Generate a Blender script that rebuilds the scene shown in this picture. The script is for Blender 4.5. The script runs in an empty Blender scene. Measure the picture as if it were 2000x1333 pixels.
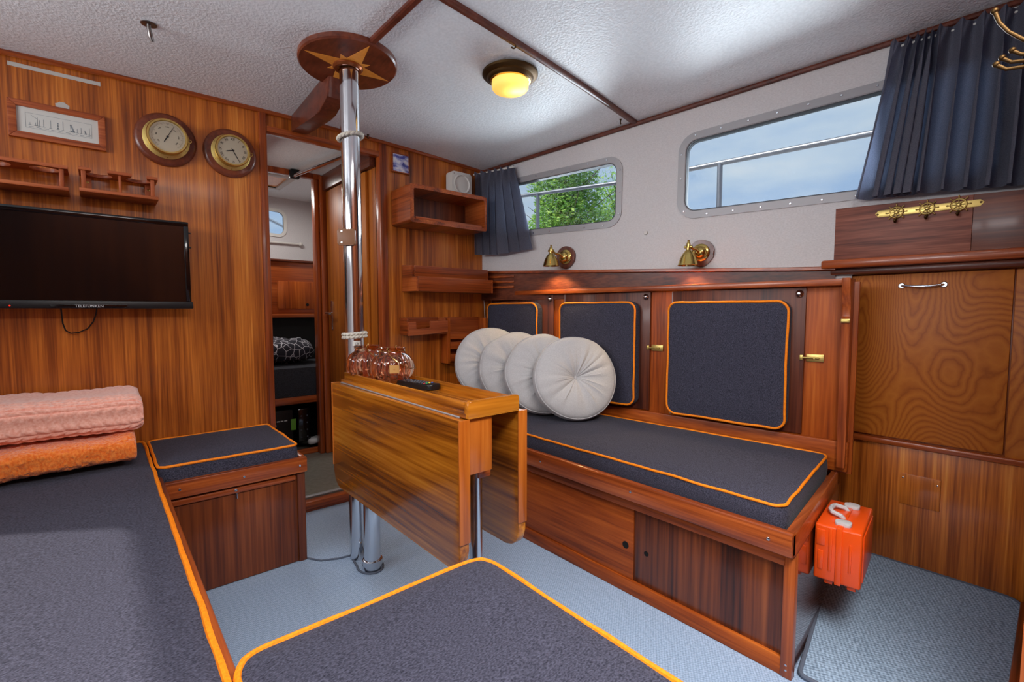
import bpy, bmesh, math, random
from mathutils import Vector, Matrix, noise
random.seed(7)
SC = bpy.context.scene
COL = SC.collection
V = Vector
PI = math.pi

# ------------------------------------------------------------------ helpers
def lin(c):
    c = c / 255.0
    return c / 12.92 if c <= 0.04045 else ((c + 0.055) / 1.055) ** 2.4
def rgb(r, g, b):
    return (lin(r), lin(g), lin(b), 1.0)

def ceil_z(x, y):
    return 1.812 + .062 * (2.3 - y) - .028 * (x - .6) ** 2 + .0125 * (x - .6) * (2.3 - y)

def frame(o, u, v, w):
    m = Matrix.Identity(4)
    for i, a in enumerate((u, v, w)):
        a = V(a).normalized()
        m[0][i], m[1][i], m[2][i] = a
    m[0][3], m[1][3], m[2][3] = o
    return m
# starboard cabin side: s runs aft from the forward corner, n points inward
WALL = frame((1.756, 2.3, 0), (.2055, -.97865, 0), (-.97865, -.2055, 0), (0, 0, 1))
BACK = frame((1.8037, 2.3, 0), (.0975, -.99523, 0), (-.99523, -.0975, 0), (0, 0, 1))
ID = Matrix.Identity(4)

def tobm(bm, verts, faces, M=None, smooth=False):
    vs = [bm.verts.new(M @ V(v) if M is not None else V(v)) for v in verts]
    for f in faces:
        try:
            fc = bm.faces.new([vs[i] for i in f])
            fc.smooth = smooth
        except ValueError:
            pass
    return vs

def merge(bm, src, M=None):
    src.verts.ensure_lookup_table()
    mp = {}
    for v in src.verts:
        mp[v.index] = bm.verts.new(M @ v.co if M is not None else v.co)
    for f in src.faces:
        try:
            n = bm.faces.new([mp[v.index] for v in f.verts])
            n.smooth = f.smooth
        except ValueError:
            pass
    src.free()

def box(bm, lo, hi, M=None, bev=.003, seg=2):
    t = bmesh.new()
    bmesh.ops.create_cube(t, size=1.0)
    lo, hi = V(lo), V(hi)
    for v in t.verts:
        v.co = V(((lo.x + hi.x) / 2 + v.co.x * (hi.x - lo.x), (lo.y + hi.y) / 2 + v.co.y * (hi.y - lo.y), (lo.z + hi.z) / 2 + v.co.z * (hi.z - lo.z)))
    m = min(abs(hi[i] - lo[i]) for i in range(3))
    b = min(bev, m * .45)
    if b > 0:
        bmesh.ops.bevel(t, geom=list(t.edges), offset=b, segments=seg, profile=.5, affect='EDGES')
    t.verts.index_update()
    merge(bm, t, M)
    return bm

def rpoly(pts, r, n=6):
    """rounded polygon in 2D; r may be a list"""
    out = []
    k = len(pts)
    for i in range(k):
        p = V(pts[i]).to_2d(); a = V(pts[i - 1]).to_2d(); b = V(pts[(i + 1) % k]).to_2d()
        rr = r[i] if isinstance(r, (list, tuple)) else r
        if rr <= 0:
            out.append(p); continue
        da = (a - p).normalized(); db = (b - p).normalized()
        ang = da.angle(db)
        d = rr / math.tan(ang / 2)
        d = min(d, (a - p).length * .49, (b - p).length * .49)
        rr = d * math.tan(ang / 2)
        c = p + (da + db).normalized() * (rr / math.sin(ang / 2))
        s0 = p + da * d - c; s1 = p + db * d - c
        a0 = math.atan2(s0.y, s0.x); a1 = math.atan2(s1.y, s1.x)
        while a1 - a0 > PI: a1 -= 2 * PI
        while a1 - a0 < -PI: a1 += 2 * PI
        for j in range(n + 1):
            t = a0 + (a1 - a0) * j / n
            out.append(c + rr * V((math.cos(t), math.sin(t))))
    return out

def prism(bm, poly, d0, d1, M=None, bev=.0, smooth=False):
    """polygon in local (x,y) swept along local z from d0 to d1"""
    t = bmesh.new()
    n = len(poly)
    lo = [t.verts.new((p[0], p[1], d0)) for p in poly]
    hi = [t.verts.new((p[0], p[1], d1)) for p in poly]
    t.faces.new(lo[::-1]); t.faces.new(hi)
    for i in range(n):
        f = t.faces.new((lo[i], lo[(i + 1) % n], hi[(i + 1) % n], hi[i])); f.smooth = smooth
    if bev > 0:
        ed = [e for e in t.edges if abs(e.verts[0].co.z - e.verts[1].co.z) < 1e-9]
        bmesh.ops.bevel(t, geom=ed, offset=bev, segments=2, profile=.5, affect='EDGES')
    t.verts.index_update()
    merge(bm, t, M)
    return bm

def sweep(bm, pts, r, seg=8, closed=False, M=None, caps=True):
    pts = [V(p) for p in pts]
    if M is not None:
        pts = [M @ p for p in pts]
    n = len(pts)
    rs = r if isinstance(r, (list, tuple)) else [r] * n
    tan = []
    for i in range(n):
        if closed:
            t = pts[(i + 1) % n] - pts[i - 1]
        else:
            t = pts[min(i + 1, n - 1)] - pts[max(i - 1, 0)]
        tan.append(t.normalized() if t.length > 0 else V((0, 0, 1)))
    up = V((0, 0, 1)) if abs(tan[0].z) < .9 else V((1, 0, 0))
    nrm = (up - tan[0] * up.dot(tan[0])).normalized()
    rings = []
    for i in range(n):
        nn = nrm - tan[i] * nrm.dot(tan[i])
        if nn.length > 1e-6:
            nrm = nn.normalized()
        b = tan[i].cross(nrm)
        rings.append([bm.verts.new(pts[i] + (nrm * math.cos(2 * PI * k / seg) + b * math.sin(2 * PI * k / seg)) * rs[i]) for k in range(seg)])
    m = n if closed else n - 1
    for i in range(m):
        A, B = rings[i], rings[(i + 1) % n]
        off = 0
        if closed and i == n - 1:
            off = min(range(seg), key=lambda o: sum((A[k].co - B[(k + o) % seg].co).length for k in range(seg)))
        for k in range(seg):
            f = bm.faces.new((A[k], A[(k + 1) % seg], B[(k + 1 + off) % seg], B[(k + off) % seg])); f.smooth = True
    if not closed and caps:
        bm.faces.new(rings[0][::-1]); bm.faces.new(rings[-1])
    return bm

def lathe(bm, prof, seg=32, M=None, ribs=None, closed=False, nrib=999):
    """prof: list of (r, z) about local z"""
    rings = []
    for (r, z) in prof:
        ring = []
        for k in range(seg):
            a = 2 * PI * k / seg
            rr = r
            if ribs and len(rings) < nrib:
                rr = r * (1 + ribs(z, a))
            p = V((rr * math.cos(a), rr * math.sin(a), z))
            ring.append(bm.verts.new(M @ p if M is not None else p))
        rings.append(ring)
    pairs = list(zip(rings[:-1], rings[1:]))
    if closed:
        pairs.append((rings[-1], rings[0]))
    for A, B in pairs:
        for k in range(seg):
            f = bm.faces.new((A[k], A[(k + 1) % seg], B[(k + 1) % seg], B[k])); f.smooth = True
    if not closed:
        if prof[0][0] > 1e-6: bm.faces.new(rings[0][::-1])
        if prof[-1][0] > 1e-6: bm.faces.new(rings[-1])
    return bm

def ball(bm, c, r, M=None, sc=(1, 1, 1), u=12, v=8):
    t = bmesh.new()
    bmesh.ops.create_uvsphere(t, u_segments=u, v_segments=v, radius=1)
    for w in t.verts:
        w.co = V(c) + V((w.co.x * r * sc[0], w.co.y * r * sc[1], w.co.z * r * sc[2]))
    for f in t.faces: f.smooth = True
    t.verts.index_update()
    merge(bm, t, M)
    return bm

def disc(bm, c, nrm, r, h, seg=16):
    nrm = V(nrm).normalized()
    up = V((0, 0, 1)) if abs(nrm.z) < .9 else V((1, 0, 0))
    u = up.cross(nrm).normalized()
    M = frame(c, u, nrm.cross(u), nrm)
    lathe(bm, [(0.0, h), (r * .8, h), (r, h * .6), (r, 0)][::-1], seg, M)
    return bm

def finish(bm, weld=True):
    if weld:
        bmesh.ops.remove_doubles(bm, verts=bm.verts, dist=1e-6)
    bmesh.ops.recalc_face_normals(bm, faces=bm.faces)

def link(name, bm, mat, parent=None, origin=None, recalc=True, label=None, smooth=None):
    if recalc: finish(bm)
    me = bpy.data.meshes.new(name)
    if origin is None:
        if parent is not None:
            origin = parent['_o']
        else:
            xs = [v.co for v in bm.verts]
            origin = (sum(v.x for v in xs) / len(xs), sum(v.y for v in xs) / len(xs), min(v.z for v in xs))
    o3 = V(origin)
    for v in bm.verts: v.co -= o3
    if smooth is not None:
        for f in bm.faces: f.smooth = smooth
    bm.to_mesh(me); bm.free()
    me.set_sharp_from_angle(angle=math.radians(38))
    ob = bpy.data.objects.new(name, me)
    COL.objects.link(ob)
    mats = mat if isinstance(mat, (list, tuple)) else [mat]
    for m in mats: me.materials.append(m)
    ob['_o'] = list(origin)
    if parent is not None:
        ob.parent = parent
        ob.location = o3 - V(parent['_o'])
    else:
        ob.location = o3
    if label: ob['label'] = label
    return ob

def link_each(name, bm, mat, parent, label=None):
    """every loose piece of bm becomes a part of its own"""
    finish(bm)
    left = set(bm.verts)
    while left:
        st_ = [left.pop()]; isl = list(st_)
        while st_:
            v = st_.pop()
            for e in v.link_edges:
                o = e.other_vert(v)
                if o in left: left.discard(o); isl.append(o); st_.append(o)
        nb = bmesh.new(); mp = {v: nb.verts.new(v.co) for v in isl}
        fs = {f for v in isl for f in v.link_faces}
        for f in fs:
            n = nb.faces.new([mp[v] for v in f.verts]); n.smooth = f.smooth
        link(name, nb, mat, parent, label=label)
    bm.free()

def thing(name, label, cat, o, group=None):
    e = bpy.data.objects.new(name, None)
    e.empty_display_size = .05
    COL.objects.link(e)
    e.location = o
    e['_o'] = list(o)
    e['label'] = label; e['category'] = cat
    if group: e['group'] = group
    return e
def tag(ob, label, cat, group=None):
    ob['label'] = label; ob['category'] = cat
    if group: ob['group'] = group
    return ob
def struct(name, bm, mat, parent=None, recalc=True):
    ob = link(name, bm, mat, parent, origin=None if parent else (0, 0, 0), recalc=recalc)
    if parent is None: ob['kind'] = 'structure'
    return ob
def B(): return bmesh.new()

def cushion(bm, corners, z0, z1, r=.03, puff=.012, M=None, side=.006, nc=4, nm=14, wr=.0015, seed=0, sag=None):
    """boxed foam cushion on a quad of local (x,y) corners (counter-clockwise); returns top outline (world)"""
    c = [V(p) for p in corners]
    L = ((c[1] - c[0]).length + (c[2] - c[3]).length) / 2
    W = ((c[3] - c[0]).length + (c[2] - c[1]).length) / 2
    def lines(T):
        a = [r * i / nc for i in range(nc + 1)]
        b = [r + (T - 2 * r) * i / nm for i in range(1, nm)]
        return a + b + [T - x for x in a[::-1]]
    lx, ly = lines(L), lines(W)
    nx, ny = len(lx), len(ly)
    def mp(x, y):
        dx = min(x, L - x); dy = min(y, W - y)
        if dx < r and dy < r:
            a = 1 - dx / r; b = 1 - dy / r
            a2 = a * math.sqrt(1 - b * b / 2); b2 = b * math.sqrt(1 - a * a / 2)
            dx2 = r * (1 - a2); dy2 = r * (1 - b2)
            x = dx2 if x < L / 2 else L - dx2
            y = dy2 if y < W / 2 else W - dy2
        return x / L, y / W
    def bil(u, v):
        return c[0] * (1 - u) * (1 - v) + c[1] * u * (1 - v) + c[2] * u * v + c[3] * (1 - u) * v
    def top(u, v):
        e = min(u * L, (1 - u) * L, v * W, (1 - v) * W)
        k = min(1.0, e / .09); k = k * (2 - k)
        n = noise.noise(V((u * L * 9 + seed, v * W * 9, seed * 1.7))) * wr + noise.noise(V((u * L * 2.5, v * W * 2.5 + seed, seed))) * wr * 2
        return z1 + puff * k + n * k
    T = {}; Bt = {}
    def mk(p, z):
        q = V((p.x, p.y, z))
        return bm.verts.new(M @ q if M is not None else q)
    for i, x in enumerate(lx):
        for j, y in enumerate(ly):
            u, v = mp(x, y)
            p = bil(u, v)
            T[i, j] = mk(p, top(u, v))
            Bt[i, j] = mk(p, z0)
    for i in range(nx - 1):
        for j in range(ny - 1):
            f = bm.faces.new((T[i, j], T[i + 1, j], T[i + 1, j + 1], T[i, j + 1])); f.smooth = True
            f = bm.faces.new((Bt[i, j + 1], Bt[i + 1, j + 1], Bt[i + 1, j], Bt[i, j])); f.smooth = True
    ring = [(i, 0) for i in range(nx - 1)] + [(nx - 1, j) for j in range(ny - 1)] + [(i, ny - 1) for i in range(nx - 1, 0, -1)] + [(0, j) for j in range(ny - 1, 0, -1)]
    cen = sum((p for p in c), V((0, 0))) / 4
    prev = [Bt[k] for k in ring]
    steps = 4
    for s in range(1, steps + 1):
        if s == steps:
            cur = [T[k] for k in ring]
        else:
            cur = []
            for idx, k in enumerate(ring):
                a, b2 = Bt[k].co, T[k].co
                t = s / steps
                p = a.lerp(b2, t)
                k0, k1 = ring[idx - 1], ring[(idx + 1) % len(ring)]
                tg = T[k1].co - T[k0].co
                axis = (b2 - a).normalized()
                out = tg.cross(axis)
                if out.length > 0: out.normalize()
                cur.append(bm.verts.new(p + out * side * math.sin(PI * t)))
        m = len(ring)
        for q in range(m):
            f = bm.faces.new((prev[q], prev[(q + 1) % m], cur[(q + 1) % m], cur[q])); f.smooth = True
        prev = cur
    return [T[k].co.copy() for k in ring], [Bt[k].co.copy() for k in ring]

def resample(loop, step):
    pts = [V(p) for p in loop]
    out = []
    n = len(pts)
    acc = 0.0
    for i in range(n):
        a, b = pts[i], pts[(i + 1) % n]
        d = (b - a).length
        if d < 1e-9: continue
        k = max(1, int(d / step))
        for j in range(k):
            out.append(a.lerp(b, j / k))
    return out

def piping_bm(loop, r=.0045, wob=.0028, seed=0):
    bm = B()
    pts = resample(loop, .025)
    pts = [p + V((noise.noise(p * 9 + V((seed, 0, 0))), noise.noise(p * 14 + V((0, seed, 5))), noise.noise(p * 14 + V((3, 0, seed))))) * wob for p in pts]
    sweep(bm, pts, r, 8, closed=True)
    return bm

def cushion_thing(name, label, cat, corners, z0, z1, M=None, group=None, r=.03, puff=.012, lower=False, pr=.0045, seed=0, origin=None, mat=None, wr=.0015):
    bm = B()
    t, b = cushion(bm, corners, z0, z1, r, puff, M, seed=seed, wr=wr)
    if origin is None:
        cc = sum(b, V((0, 0, 0))) / len(b)
        origin = cc
    e = thing(name, label, cat, origin, group)
    link('cover', bm, mat or MAT['fabric'], e)
    link('piping', piping_bm(t, pr, seed=seed), MAT['orange'], e, label='bright orange piping')
    if lower:
        link('piping', piping_bm(b, pr, seed=seed + 3), MAT['orange'], e, label='bright orange piping')
    return e

def text_bm(s, size, M, depth=.0003, align='CENTER'):
    cu = bpy.data.curves.new('t', 'FONT')
    cu.body = s; cu.size = size; cu.align_x = align; cu.align_y = 'CENTER'; cu.extrude = depth
    cu.resolution_u = 2
    ob = bpy.data.objects.new('t', cu)
    COL.objects.link(ob)
    dg = bpy.context.evaluated_depsgraph_get()
    me = bpy.data.meshes.new_from_object(ob.evaluated_get(dg))
    bm = B(); bm.from_mesh(me)
    bmesh.ops.transform(bm, matrix=M, verts=bm.verts)
    bpy.data.objects.remove(ob); bpy.data.curves.remove(cu); bpy.data.meshes.remove(me)
    bm.verts.index_update()
    return bm

# ------------------------------------------------------------------ materials
MAT = {}
def nm(name):
    m = bpy.data.materials.new(name); m.use_nodes = True
    nt = m.node_tree
    p = nt.nodes['Principled BSDF']
    return m, nt, p
def N(nt, t, **kw):
    n = nt.nodes.new(t)
    for k, v in kw.items(): setattr(n, k, v)
    return n
def plain(name, c, rough=.5, metal=0, coat=0, spec=.5, trans=0, ior=1.45, emit=None, es=0, alpha=1):
    m, nt, p = nm(name)
    p.inputs['Base Color'].default_value = c
    p.inputs['Roughness'].default_value = rough
    p.inputs['Metallic'].default_value = metal
    p.inputs['Coat Weight'].default_value = coat
    p.inputs['Specular IOR Level'].default_value = spec
    p.inputs['Transmission Weight'].default_value = trans
    p.inputs['IOR'].default_value = ior
    if emit:
        p.inputs['Emission Color'].default_value = emit
        p.inputs['Emission Strength'].default_value = es
    MAT[name] = m
    return m
def ramp(nt, stops):
    r = N(nt, 'ShaderNodeValToRGB')
    el = r.color_ramp.elements
    while len(el) < len(stops): el.new(.5)
    for e, (p, c) in zip(el, stops): e.position = p; e.color = c
    return r
def wood(name, stops, sc=(16, 16, .45), fine=(120, 120, 3), rough=.32, coat=.25, warp=.0, band=.62, spec=.4):
    """straight grained veneer: broad ribbon figure + fine pores, in world axes"""
    m, nt, p = nm(name)
    g = N(nt, 'ShaderNodeNewGeometry')
    mp = N(nt, 'ShaderNodeMapping'); mp.inputs['Scale'].default_value = sc
    nt.links.new(g.outputs['Position'], mp.inputs['Vector'])
    a = N(nt, 'ShaderNodeTexNoise'); a.inputs['Scale'].default_value = 1.0; a.inputs['Detail'].default_value = 4; a.inputs['Roughness'].default_value = .62; a.inputs['Distortion'].default_value = warp
    nt.links.new(mp.outputs[0], a.inputs['Vector'])
    mp2 = N(nt, 'ShaderNodeMapping'); mp2.inputs['Scale'].default_value = fine
    nt.links.new(g.outputs['Position'], mp2.inputs['Vector'])
    b = N(nt, 'ShaderNodeTexNoise'); b.inputs['Scale'].default_value = 1.0; b.inputs['Detail'].default_value = 3
    nt.links.new(mp2.outputs[0], b.inputs['Vector'])
    c = N(nt, 'ShaderNodeTexNoise'); c.inputs['Scale'].default_value = 2.2; c.inputs['Detail'].default_value = 2
    nt.links.new(g.outputs['Position'], c.inputs['Vector'])
    m1 = N(nt, 'ShaderNodeMix'); m1.data_type = 'FLOAT'; m1.inputs[0].default_value = 1 - band
    nt.links.new(a.outputs['Fac'], m1.inputs[2]); nt.links.new(b.outputs['Fac'], m1.inputs[3])
    m2 = N(nt, 'ShaderNodeMix'); m2.data_type = 'FLOAT'; m2.inputs[0].default_value = .14
    nt.links.new(m1.outputs[0], m2.inputs[2]); nt.links.new(c.outputs['Fac'], m2.inputs[3])
    r = ramp(nt, stops)
    nt.links.new(m2.outputs[0], r.inputs[0])
    nt.links.new(r.outputs['Color'], p.inputs['Base Color'])
    p.inputs['Roughness'].default_value = rough
    p.inputs['Specular IOR Level'].default_value = spec
    p.inputs['Coat Weight'].default_value = coat
    p.inputs['Coat Roughness'].default_value = .12
    bp = N(nt, 'ShaderNodeBump'); bp.inputs['Strength'].default_value = .05; bp.inputs['Distance'].default_value = .002
    nt.links.new(b.outputs['Fac'], bp.inputs['Height']); nt.links.new(bp.outputs[0], p.inputs['Normal'])
    MAT[name] = m
    return m
def st(*cols, lo=.36, hi=.64):
    n = len(cols)
    return [(lo + (hi - lo) * i / (n - 1), rgb(*c)) for i, c in enumerate(cols)]
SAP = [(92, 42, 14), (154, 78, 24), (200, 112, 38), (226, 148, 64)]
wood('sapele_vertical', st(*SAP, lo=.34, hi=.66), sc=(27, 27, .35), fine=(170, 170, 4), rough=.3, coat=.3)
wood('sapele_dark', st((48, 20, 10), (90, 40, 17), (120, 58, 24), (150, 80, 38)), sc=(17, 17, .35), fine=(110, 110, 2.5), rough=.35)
MAH = [(88, 36, 14), (136, 60, 22), (166, 80, 32), (188, 100, 48)]
wood('mahogany_x', st(*MAH), sc=(.7, 22, 22), fine=(3, 140, 140))
wood('mahogany_y', st(*MAH), sc=(22, .7, 22), fine=(140, 3, 140))
wood('mahogany_z', st(*MAH), sc=(22, 22, .7), fine=(140, 140, 3))
RED = [(104, 44, 15), (148, 66, 20), (174, 84, 26), (194, 104, 38)]
wood('redwood_z', st(*RED), sc=(10, 10, .6), fine=(120, 120, 5), coat=.06, rough=.4, spec=.25)
wood('redwood_y', st(*RED), sc=(10, .6, 10), fine=(120, 5, 120), rough=.4, coat=.06, spec=.25)
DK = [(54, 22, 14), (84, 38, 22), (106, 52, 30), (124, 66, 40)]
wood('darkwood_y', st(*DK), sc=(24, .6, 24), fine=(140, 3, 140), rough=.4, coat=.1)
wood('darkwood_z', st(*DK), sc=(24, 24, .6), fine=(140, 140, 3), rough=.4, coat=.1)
wood('darkwood_x', st(*DK), sc=(.6, 24, 24), fine=(3, 140, 140), rough=.4, coat=.1)
TAB = [(92, 44, 8), (146, 80, 16), (190, 114, 28), (214, 142, 48)]
wood('table_y', st(*TAB, lo=.38, hi=.62), sc=(9, .6, 9), fine=(90, 2.5, 90), rough=.26, coat=.35)
wood('table_x', st(*TAB, lo=.25, hi=.62), sc=(.6, 14, 14), fine=(2.5, 110, 110), rough=.26, coat=.35)
wood('table_z', st((140, 66, 16), (170, 86, 22), (190, 104, 34), (204, 120, 44)), sc=(20, 20, .8), fine=(130, 130, 4), rough=.3)
wood('door_wood', st((120, 56, 10), (150, 76, 14), (172, 94, 18), (190, 112, 30)), sc=(26, 26, .3), fine=(130, 130, 2.5), rough=.48, coat=0)
wood('plank_y', st((80, 40, 30), (112, 60, 46), (136, 78, 60), (158, 98, 78)), sc=(26, 1.6, 40), fine=(160, 8, 160), rough=.5, coat=0)
wood('rack_x', st((128, 58, 28), (156, 74, 36), (176, 90, 46), (190, 106, 58)), sc=(1.2, 40, 40), fine=(6, 160, 160), rough=.45, coat=.05)
wood('rack_z', st((128, 58, 28), (156, 74, 36), (176, 90, 46), (190, 106, 58)), sc=(40, 40, 1.2), fine=(160, 160, 6), rough=.45, coat=.05)
wood('mount_wood', st((72, 32, 20), (98, 46, 28), (116, 56, 34), (128, 66, 42)), sc=(6, 6, 6), fine=(90, 20, 90), rough=.35)
wood('inlay', st((222, 138, 50), (230, 148, 58), (236, 156, 66), (242, 164, 76)), sc=(20, 6, 20), rough=.4)
wood('batten', st((66, 28, 18), (88, 40, 26), (102, 48, 32), (116, 58, 40)), sc=(18, 18, 18), fine=(90, 90, 90), rough=.38)

def swirl():
    m, nt, p = nm('flap_veneer')
    g = N(nt, 'ShaderNodeNewGeometry')
    mp = N(nt, 'ShaderNodeMapping'); mp.inputs['Scale'].default_value = (3.2, 3.2, 1.5); mp.inputs['Location'].default_value = (.2, .4, .3)
    nt.links.new(g.outputs['Position'], mp.inputs['Vector'])
    a = N(nt, 'ShaderNodeTexNoise'); a.inputs['Scale'].default_value = 1.15; a.inputs['Detail'].default_value = 1.2; a.inputs['Roughness'].default_value = .35
    nt.links.new(mp.outputs[0], a.inputs['Vector'])
    mu = N(nt, 'ShaderNodeMath', operation='MULTIPLY'); mu.inputs[1].default_value = 62
    nt.links.new(a.outputs['Fac'], mu.inputs[0])
    nz = N(nt, 'ShaderNodeTexNoise'); nz.inputs['Scale'].default_value = 26; nz.inputs['Detail'].default_value = 3
    nt.links.new(g.outputs['Position'], nz.inputs['Vector'])
    ad = N(nt, 'ShaderNodeMath', operation='MULTIPLY_ADD'); ad.inputs[1].default_value = 1.1
    nt.links.new(nz.outputs['Fac'], ad.inputs[0]); nt.links.new(mu.outputs[0], ad.inputs[2])
    fr = N(nt, 'ShaderNodeMath', operation='PINGPONG'); fr.inputs[1].default_value = .5
    nt.links.new(ad.outputs[0], fr.inputs[0])
    r = ramp(nt, [(0, rgb(150, 77, 23)), (.25, rgb(168, 91, 27)), (1, rgb(184, 106, 34))])
    mm = N(nt, 'ShaderNodeMath', operation='MULTIPLY'); mm.inputs[1].default_value = 2
    nt.links.new(fr.outputs[0], mm.inputs[0]); nt.links.new(mm.outputs[0], r.inputs[0])
    nt.links.new(r.outputs['Color'], p.inputs['Base Color'])
    p.inputs['Roughness'].default_value = .45; p.inputs['Coat Weight'].default_value = .0; p.inputs['Specular IOR Level'].default_value = .25
    MAT['flap_veneer'] = m
swirl()

def textured(name, c1, c2, scale, rough, bump=.3, dist=.003, detail=3, mapping=(1, 1, 1), sheen=0, fac=(.35, .65), spec=.3, big=None):
    m, nt, p = nm(name)
    g = N(nt, 'ShaderNodeNewGeometry')
    mp = N(nt, 'ShaderNodeMapping'); mp.inputs['Scale'].default_value = mapping
    nt.links.new(g.outputs['Position'], mp.inputs['Vector'])
    a = N(nt, 'ShaderNodeTexNoise'); a.inputs['Scale'].default_value = scale; a.inputs['Detail'].default_value = detail
    nt.links.new(mp.outputs[0], a.inputs['Vector'])
    r = ramp(nt, [(fac[0], c1), (fac[1], c2)])
    nt.links.new(a.outputs['Fac'], r.inputs[0])
    out = r.outputs['Color']
    nt.links.new(out, p.inputs['Base Color'])
    p.inputs['Roughness'].default_value = rough
    p.inputs['Specular IOR Level'].default_value = spec
    p.inputs['Sheen Weight'].default_value = sheen
    bp = N(nt, 'ShaderNodeBump'); bp.inputs['Strength'].default_value = bump; bp.inputs['Distance'].default_value = dist
    nt.links.new(a.outputs['Fac'], bp.inputs['Height']); nt.links.new(bp.outputs[0], p.inputs['Normal'])
    MAT[name] = m
    return m
textured('vinyl', rgb(226, 230, 233), rgb(236, 240, 243), 110, .42, bump=.55, dist=.004, detail=2, spec=.45)
textured('vinyl_wall', rgb(198, 194, 194), rgb(208, 204, 204), 150, .5, bump=.3, dist=.003, detail=2, mapping=(1, 1, 2.2))
textured('fabric', rgb(33, 33, 44), rgb(79, 78, 94), 240, .9, bump=.25, dist=.002, detail=5, mapping=(1, 1.7, 1.4), sheen=.05, fac=(.3, .7), spec=.12)
textured('orange', rgb(244, 126, 10), rgb(255, 146, 22), 200, .6, bump=.1, dist=.001)
textured('curtain', rgb(82, 82, 92), rgb(112, 112, 124), 380, .9, bump=.15, dist=.001, spec=.1)
textured('grey_cotton', rgb(182, 180, 181), rgb(194, 192, 193), 260, .85, bump=.1, dist=.001, sheen=.1, spec=.2)
textured('pink_plush', rgb(236, 160, 138), rgb(250, 190, 170), 130, .9, bump=.3, dist=.003, sheen=.5, spec=.1)
textured('orange_fur', rgb(240, 108, 30), rgb(255, 146, 64), 160, .95, bump=.9, dist=.006, sheen=.5, mapping=(1, 1, .6), spec=.1)
textured('rope', rgb(190, 182, 166), rgb(214, 208, 196), 200, .9, bump=.4, dist=.002)
textured('mattress', rgb(36, 37, 42), rgb(54, 55, 62), 200, .9, bump=.1)
textured('lino', rgb(112, 108, 98), rgb(128, 124, 114), 40, .35, bump=.03)
def carpet(name, c1, c2, rot, scale=1.0):
    m, nt, p = nm(name)
    g = N(nt, 'ShaderNodeNewGeometry')
    mp = N(nt, 'ShaderNodeMapping'); mp.inputs['Rotation'].default_value = (0, 0, rot)
    nt.links.new(g.outputs['Position'], mp.inputs['Vector'])
    sx = N(nt, 'ShaderNodeSeparateXYZ'); nt.links.new(mp.outputs[0], sx.inputs[0])
    def wv(o, f):
        a = N(nt, 'ShaderNodeMath', operation='MULTIPLY'); a.inputs[1].default_value = f
        nt.links.new(sx.outputs[o], a.inputs[0])
        s = N(nt, 'ShaderNodeMath', operation='SINE'); nt.links.new(a.outputs[0], s.inputs[0])
        return s
    a, b = wv(0, 620 * scale), wv(1, 620 * scale)
    ml = N(nt, 'ShaderNodeMath', operation='MULTIPLY'); nt.links.new(a.outputs[0], ml.inputs[0]); nt.links.new(b.outputs[0], ml.inputs[1])
    nz = N(nt, 'ShaderNodeTexNoise'); nz.inputs['Scale'].default_value = 160; nt.links.new(g.outputs['Position'], nz.inputs['Vector'])
    ma = N(nt, 'ShaderNodeMath', operation='MULTIPLY_ADD'); ma.inputs[1].default_value = .22
    nt.links.new(ml.outputs[0], ma.inputs[0]); nt.links.new(nz.outputs['Fac'], ma.inputs[2])
    r = ramp(nt, [(.25, c1), (.75, c2)]); nt.links.new(ma.outputs[0], r.inputs[0])
    nt.links.new(r.outputs['Color'], p.inputs['Base Color'])
    p.inputs['Roughness'].default_value = .95; p.inputs['Specular IOR Level'].default_value = .1; p.inputs['Sheen Weight'].default_value = .2
    bp = N(nt, 'ShaderNodeBump'); bp.inputs['Strength'].default_value = .5; bp.inputs['Distance'].default_value = .003
    nt.links.new(ma.outputs[0], bp.inputs['Height']); nt.links.new(bp.outputs[0], p.inputs['Normal'])
    MAT[name] = m
carpet('carpet', rgb(134, 156, 184), rgb(172, 194, 222), .2)
carpet('mat_carpet', rgb(104, 124, 146), rgb(170, 194, 218), .35, .75)
plain('binding', rgb(92, 100, 116), .9)
plain('chrome', (.72, .73, .76, 1), .09, 1)
plain('rail_steel', (.26, .26, .29, 1), .4, 1)
plain('steel', (.6, .61, .64, 1), .2, 1)
plain('aluminium', rgb(160, 158, 160), .5, .3)
plain('brass', rgb(206, 178, 104), .2, 1)
plain('brass_satin', rgb(212, 186, 112), .4, 1)
plain('brass_dark', rgb(88, 66, 40), .5, 1)
plain('white_plastic', rgb(214, 212, 206), .45)
plain('white_paint', rgb(206, 202, 196), .5)
plain('paper', rgb(214, 214, 206), .8)
plain('ink', rgb(140, 148, 152), .8)
plain('ink_dark', rgb(34, 34, 36), .6)
plain('tape', rgb(196, 192, 184), .7)
plain('black_plastic', rgb(22, 22, 24), .35)
plain('black_gloss', rgb(9, 9, 11), .12, coat=.4)
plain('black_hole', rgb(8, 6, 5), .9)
plain('rubber_button', rgb(66, 68, 76), .5)
plain('button_red', rgb(190, 50, 50), .5); plain('button_green', rgb(40, 150, 80), .5); plain('button_yellow', rgb(210, 190, 50), .5); plain('button_blue', rgb(60, 90, 190), .5)
plain('logo_white', rgb(206, 206, 208), .4)
plain('led', rgb(200, 30, 20), .4, emit=rgb(255, 40, 20), es=1.5)
plain('red_plastic', rgb(238, 82, 18), .28, coat=.2)
plain('grey_plastic', rgb(196, 196, 198), .4)
plain('green_label', rgb(96, 150, 44), .6)
plain('shade_inside', rgb(250, 220, 160), .6, emit=rgb(255, 190, 110), es=1.2)
plain('silver_dial', rgb(196, 188, 164), .3, .55)
plain('bark', rgb(96, 84, 66), .9)
plain('fairlead', rgb(128, 84, 52), .4)
plain('dark_reveal_mask', rgb(58, 60, 64), .6)
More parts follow.
